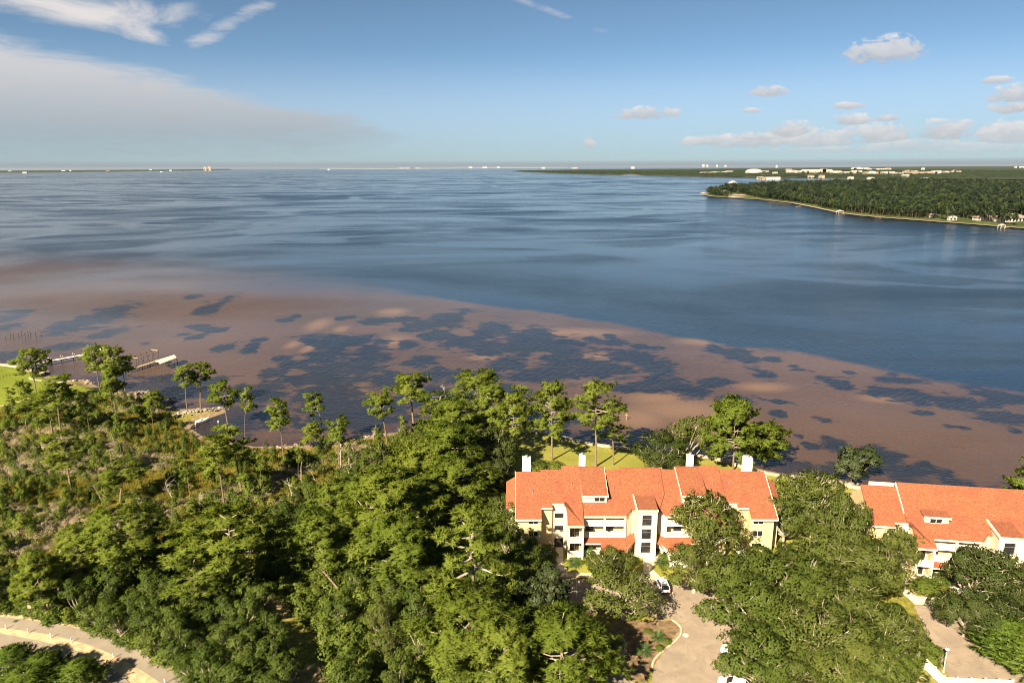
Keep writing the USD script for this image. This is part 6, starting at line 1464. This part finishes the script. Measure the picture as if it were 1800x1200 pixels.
# the low far coast behind
FC = Polygon([W(893, 301.5), W(930, 303), W(1000, 306.0), W(1060, 307.5), W(1095, 308.3), W(1108, 306.6), W(1122, 308.6), W(1180, 310.2), W(1235, 311.5), W(1300, 312.5), W(1380, 314.0), W(1430, 313.5), W(1500, 315.5), W(1570, 317.5), W(1620, 320), W(1900, 322), W(2600, 322), (60000, 26000), (90000, 57000), (34000, 57000), W(1250, 296.8), W(1000, 298.8)]).buffer(0)
far_land('far_coast', FC, 'low wooded coast beyond the headland', 3.0, 1500, skirt=30)
strip_on('far_coast_beach', FC.difference(FC.buffer(-12)), 1.5, BEACH, 'thin sandy beach along the far coast', 'beach')
inner = FC.buffer(-45)
def canopy(name, poly, label, z, amp, sc, step):
    v, f = trimesh.creation.triangulate_polygon(poly, engine='earcut'); v = np.column_stack([v, np.zeros(len(v))]); v, f = trimesh.remesh.subdivide_to_size(v, f, step, max_iter=14)
    t = trimesh.Trimesh(v, f, process=True)
    if t.face_normals[0, 2] < 0: t.invert()
    v = np.array(t.vertices); d = _dst(_pts(v[:, 0], v[:, 1]), LineString(poly.exterior.coords))
    v[:, 2] = 2 + (z + amp * (meshkit.fbm(v / sc, 3, 4) - .5)) * sstep(d, -1, 40); return single(name, (v, np.array(t.faces)), CANOPY, label, 'wood', kind='stuff')
canopy('far_coast_wood', inner if inner.geom_type == 'Polygon' else max(inner.geoms, key=lambda g_: g_.area), 'hazy dark green wood covering the low far coast', 10.0, 8.0, 300.0, 620.0)
# crowns breaking the outline of the far wood
x0, y0, x1, y1 = FC.bounds
q = np.vstack([rf.uniform([1, 3800], [6000, 12000], (60000, 2))]); q = q[contains_xy(inner, q[:, 0], q[:, 1])]; q = q[(q[:, 0] / q[:, 1] < .82)]
dd = _dst(_pts(q[:, 0], q[:, 1]), LineString(FC.exterior.coords)); q = q[(dd < 260) | (rf.random(len(q)) < .22)][:16000]
big = [farcrown(k, 130, 15, 15) for k in (11, 12, 13)]
for k in range(3): v, f = big[k]; v[:, :2] *= 1.0
s = rf.uniform(.8, 1.6, len(q))
instancer('far_coast_trees', 'clumps of trees along the low far coast', 'wood', [('clump', big[0], FAR_L), ('clump_b', big[1], FAR_L), ('clump_c', big[2], FAR_D)], np.column_stack([q, np.full(len(q), 3.0)]), rf.uniform(0, 6.28, len(q)), np.column_stack([s, s, s * rf.uniform(.7, 1.1, len(q))]), rf.integers(0, 3, len(q)))

def block(px, py, wpx, hpx, label, name='far_building', mat=None, dome=False, z=14.0, depth=None, roofm=None):
    """a far building standing on the coast: px, py foot; sizes in photograph pixels"""
    z = 4.0 if py > 309 else z
    b = at(px, py, z); k = pxscale(b); w, h = wpx * k, hpx * k; D = depth or min(60, max(20, w * .35)); t = thing(name, label, 'building', (b[0], b[1], 3.0 if py <= 309 else -5.0)); mat = mat or BWHITE; br = np.random.default_rng(int(px * 7 + py))
    if dome:
        n = 40; v, f = [], []
        for i in range(7):
            a = i / 6 * math.pi / 2
            for j in range(n): v.append((math.cos(2 * math.pi * j / n) * w / 2 * math.cos(a) ** .6, math.sin(2 * math.pi * j / n) * w / 2 * math.cos(a) ** .6, 12 + h * math.sin(a)))
        for i in range(6):
            for j in range(n): f.append((i * n + j, i * n + (j + 1) % n, i * n + n + (j + 1) % n, i * n + n + j))
        obj('roof', (np.array(v), np.array(f)), mat, t, True); obj('wall', MB().tube([(0, 0, -3), (0, 0, 12)], w / 2 * .98, n, False).mesh(), BTAN, t); return t
    cut = sorted(br.uniform(-.4, .4, 3) * w) if wpx > 14 else []
    zt = 11 + h * (.5 if cut else .72)
    obj('wall', MB().box(-w / 2, w / 2, -D / 2, D / 2, -4, zt).mesh(), mat, t)
    for q in cut:
        ww = w * br.uniform(.05, .13); obj('wing', MB().box(q - ww, q + ww, -D / 2 - 6, D * .3, -4, zt + h * br.uniform(.1, .42)).mesh(), (BWHITE, BTAN, GROOF)[br.integers(3)], t)
    obj('roof', MB().prism([(-D / 2 - 2, zt), (D / 2 + 2, zt), (0, zt + h * .2)], -w / 2 - 2, w / 2 + 2, 'x').mesh(), roofm or (mat, GROOF, BROOF)[br.integers(3)], t)
    n = max(2, min(9, int(wpx / 4)))
    for i in range(n): x = -w / 2 + (i + .5) * w / n; obj('door' if i % 2 else 'window', MB().box(x - w / n * .27, x + w / n * .27, -D / 2 - .6, -D / 2 - .2, 7, 7 + h * .4).mesh(), GLASS if i % 2 == 0 else BTAN, t)
    return t
block(1325, 304, 29, 6.5, 'huge white shallow dome among the far woods', 'far_dome', BWHITE, True)
BL = [(1395, 303.5, 24, 6, BWHITE), (1414, 301.5, 10, 4, BWHITE), (1386, 300.5, 10, 4, BTAN), (1440, 303, 42, 7, BWHITE), (1425, 304.5, 20, 4, BTAN), (1468, 304, 18, 5, BWHITE), (1490, 304.5, 26, 4, BTAN), (1505, 302.5, 18, 4, BWHITE), (1512, 297.5, 30, 4, BWHITE), (1545, 298.5, 40, 3.5, BWHITE), (1530, 305, 24, 5, BTAN), (1560, 304.5, 22, 4, BWHITE), (1578, 306, 18, 4, BTAN), (1600, 303, 24, 5, BWHITE), (1625, 304.5, 60, 5, BTAN), (1622, 299, 5, 5, BWHITE), (1655, 303.5, 24, 4, BTAN), (1680, 302.5, 16, 4, BWHITE), (1345, 302.5, 12, 3, BTAN), (1362, 305, 8, 3, BWHITE), (1344, 309.8, 10, 3, BWHITE), (1352, 314.3, 36, 3.2, BTAN), (1336, 313.5, 10, 3, BWHITE), (1425, 312, 10, 4, BWHITE), (1444, 312.5, 9, 4.5, BTAN), (1575, 312.5, 16, 3.5, BWHITE), (1591, 313, 10, 5.5, BWHITE), (1495, 314, 8, 3, BWHITE), (1530, 315, 10, 3, BWHITE), (1625, 316, 9, 3, BWHITE), (1254, 303, 46, 2.0, BWHITE), (1282, 302, 12, 2.4, BWHITE), (1795, 294.8, 22, 3, BWHITE), (1236, 293.8, 4, 4.5, BWHITE), (1243, 293.8, 3, 4, BWHITE), (1260, 293.8, 3, 4, BWHITE), (1275, 293.8, 3, 4, BWHITE), (1365, 294.5, 3, 4.5, BWHITE), (1112, 296, 6, 3, BWHITE), (1010, 296, 12, 2, BTAN), (955, 296, 6, 2.2, BWHITE)]
WHERE = ['first', 'second', 'third', 'fourth', 'fifth', 'sixth', 'seventh', 'eighth', 'ninth', 'tenth', 'eleventh', 'twelfth', 'thirteenth', 'fourteenth']
def FARLAB(i):
    px, py, w_, h_, m_ = BL[i]; tone = 'white' if m_ is BWHITE else 'tan'
    row = 'on the skyline' if py < 298 else 'by the inlet water' if py > 309 else 'among the far woods'
    key = lambda j: (BL[j][4] is m_, 0 if BL[j][1] < 298 else 2 if BL[j][1] > 309 else 1)
    mates = sorted([j for j in range(len(BL)) if key(j) == key(i)], key=lambda j: BL[j][0]); k = mates.index(i)
    n = len(mates); word = WHERE[k] + ' from the left' if k < n / 2 else (WHERE[n - 1 - k] + ' from the right')
    return f'{tone} building {row} of the far coast, {word}'
order = sorted(range(len(BL)), key=lambda i: BL[i][0])
for r_i, i in enumerate(order):
    px, py, w_, h_, m_ = BL[i]
    tone = 'white' if m_ is BWHITE else 'tan'; size = 'very long' if w_ >= 40 else 'long' if w_ >= 22 else 'mid sized' if w_ >= 10 else 'tiny'
    side = 'left of the white dome' if px < 1310 else 'right of the white dome'
    mates = [j for j in order if (BL[j][4] is m_) and (BL[j][0] < 1310) == (px < 1310)]; place = mates.index(i)
    block(px, py, w_, h_, FARLAB(i), 'far_building', m_, False, 16.0)
# left far shore
LC = Polygon([W(-900, 309), W(-300, 306.2), W(0, 304.0), W(100, 303.2), W(200, 302.0), W(320, 300.3), W(410, 298.6), W(405, 297.4), W(200, 299.4), W(0, 300.7), W(-900, 303)]).buffer(0)
far_land('far_left_coast', LC, 'low coast on the horizon at the left', 3.0, 1500, skirt=40)
#strip_on('far_left_beach', LC.difference(LC.buffer(-7)), 1.2, BEACH, 'thin pale beach of the left coast on the horizon', 'beach')
canopy('far_left_wood', LC.buffer(-50) if LC.buffer(-50).geom_type == 'Polygon' else max(LC.buffer(-50).geoms, key=lambda g_: g_.area), 'dark tree line of the left coast on the horizon', 18.0, 12.0, 300.0, 520.0)
for px, py, w_, h_, m_, lab in ((361, 299.2, 5, 6, BTAN, 'left tower of the high rise pair on the left horizon'), (368.5, 299.2, 5, 7, BTAN, 'right tower of the high rise pair on the left horizon'), (112, 301.2, 9, 3, BWHITE, 'low pale block in the middle of the left coast'), (124, 301.2, 5, 4, BWHITE, 'narrow pale block in the middle of the left coast'), (18, 302, 7, 2.5, BWHITE, 'low white block at the far left end of the left coast'), (44, 303.5, 9, 2.2, BWHITE, 'white waterside block near the left end of the left coast'), (265, 299.6, 5, 3, BWHITE, 'small white block between the pale blocks and the towers'), (190, 301, 8, 2.2, BTAN, 'tan block in the left coast tree line'), (300, 300, 6, 2, BWHITE, 'white waterside block left of the high rise pair')):
    block(px, py, w_ * (.8 if px < 350 or px > 380 else 1), h_ * (.6 if not 350 < px < 380 else 1), lab, 'far_building', m_, False, 12.0)
# the barrier beach on the horizon
BB = Polygon([W(560, 297.15), W(640, 296.8), W(800, 296.1), W(900, 295.9), W(1000, 295.5), W(1000, 295.2), W(800, 295.7), W(640, 296.4), W(560, 296.9)]).buffer(0)
far_land('barrier_beach', BB, 'pale strip of beach on the horizon in the middle', 8.0, 2500, mat=plain('white_beach', (0.45, 0.41, 0.35), .95, .1), skirt=60)
for px, py, w_, h_, lab in ((827, 295.6, 6, 2.2, 'left white block on the horizon beach'), (852, 295.6, 8, 2.0, 'middle white block on the horizon beach'), (876, 295.6, 5, 2.6, 'right white block on the horizon beach'), (720, 296.2, 40, 1.2, 'long low white block on the horizon beach')):
    block(px, py, w_, h_, lab, 'far_building', BWHITE, False, 8.0)
# a distant boat and its wake line
for px, py, lab in ((284, 303, 'tiny white boat far out left of the middle'), (578, 299, 'tiny white boat on the horizon in the middle'), (703, 372, 'small channel marker out in the open bay')):
    q = at(px, py, 0); t = thing('far_boat' if 'boat' in lab else 'channel_marker', lab, 'boat' if 'boat' in lab else 'marker', q); k = pxscale(q)
    if 'boat' in lab: obj('hull', MB().slab([(-2.2 * k, -.6 * k, .7 * k), (1.4 * k, -.6 * k, .7 * k), (2.3 * k, 0, .8 * k), (1.4 * k, .6 * k, .7 * k), (-2.2 * k, .6 * k, .7 * k)], .6 * k).mesh(), WHITE, t); obj('cabin', MB().box(-1.2 * k, .4 * k, -.4 * k, .4 * k, .7 * k, 1.5 * k).mesh(), WHITE, t)
    else: obj('pile', MB().tube([(0, 0, -2), (0, 0, 3.4)], .3, 6).mesh(), DKWOOD, t); obj('board', MB().box(-.6, .6, -.35, -.3, 2.2, 3.3).mesh(), DKWOOD, t)

# ------------------------------------------------------------------ the air
HAZE = 0.5e-5
if HAZE > 0:
    g = G()
    hm = g.make('haze_air', vol=g.add('principled_volume', 'volume', color=(0.62, 0.71, 0.83), density=HAZE, anisotropy=0.2))
    single('haze', MB().box(-66000, 66000, -66000, 66000, -6.0, 150.0).mesh(), hm, 'thin summer haze over the bay', 'haze', kind='stuff')
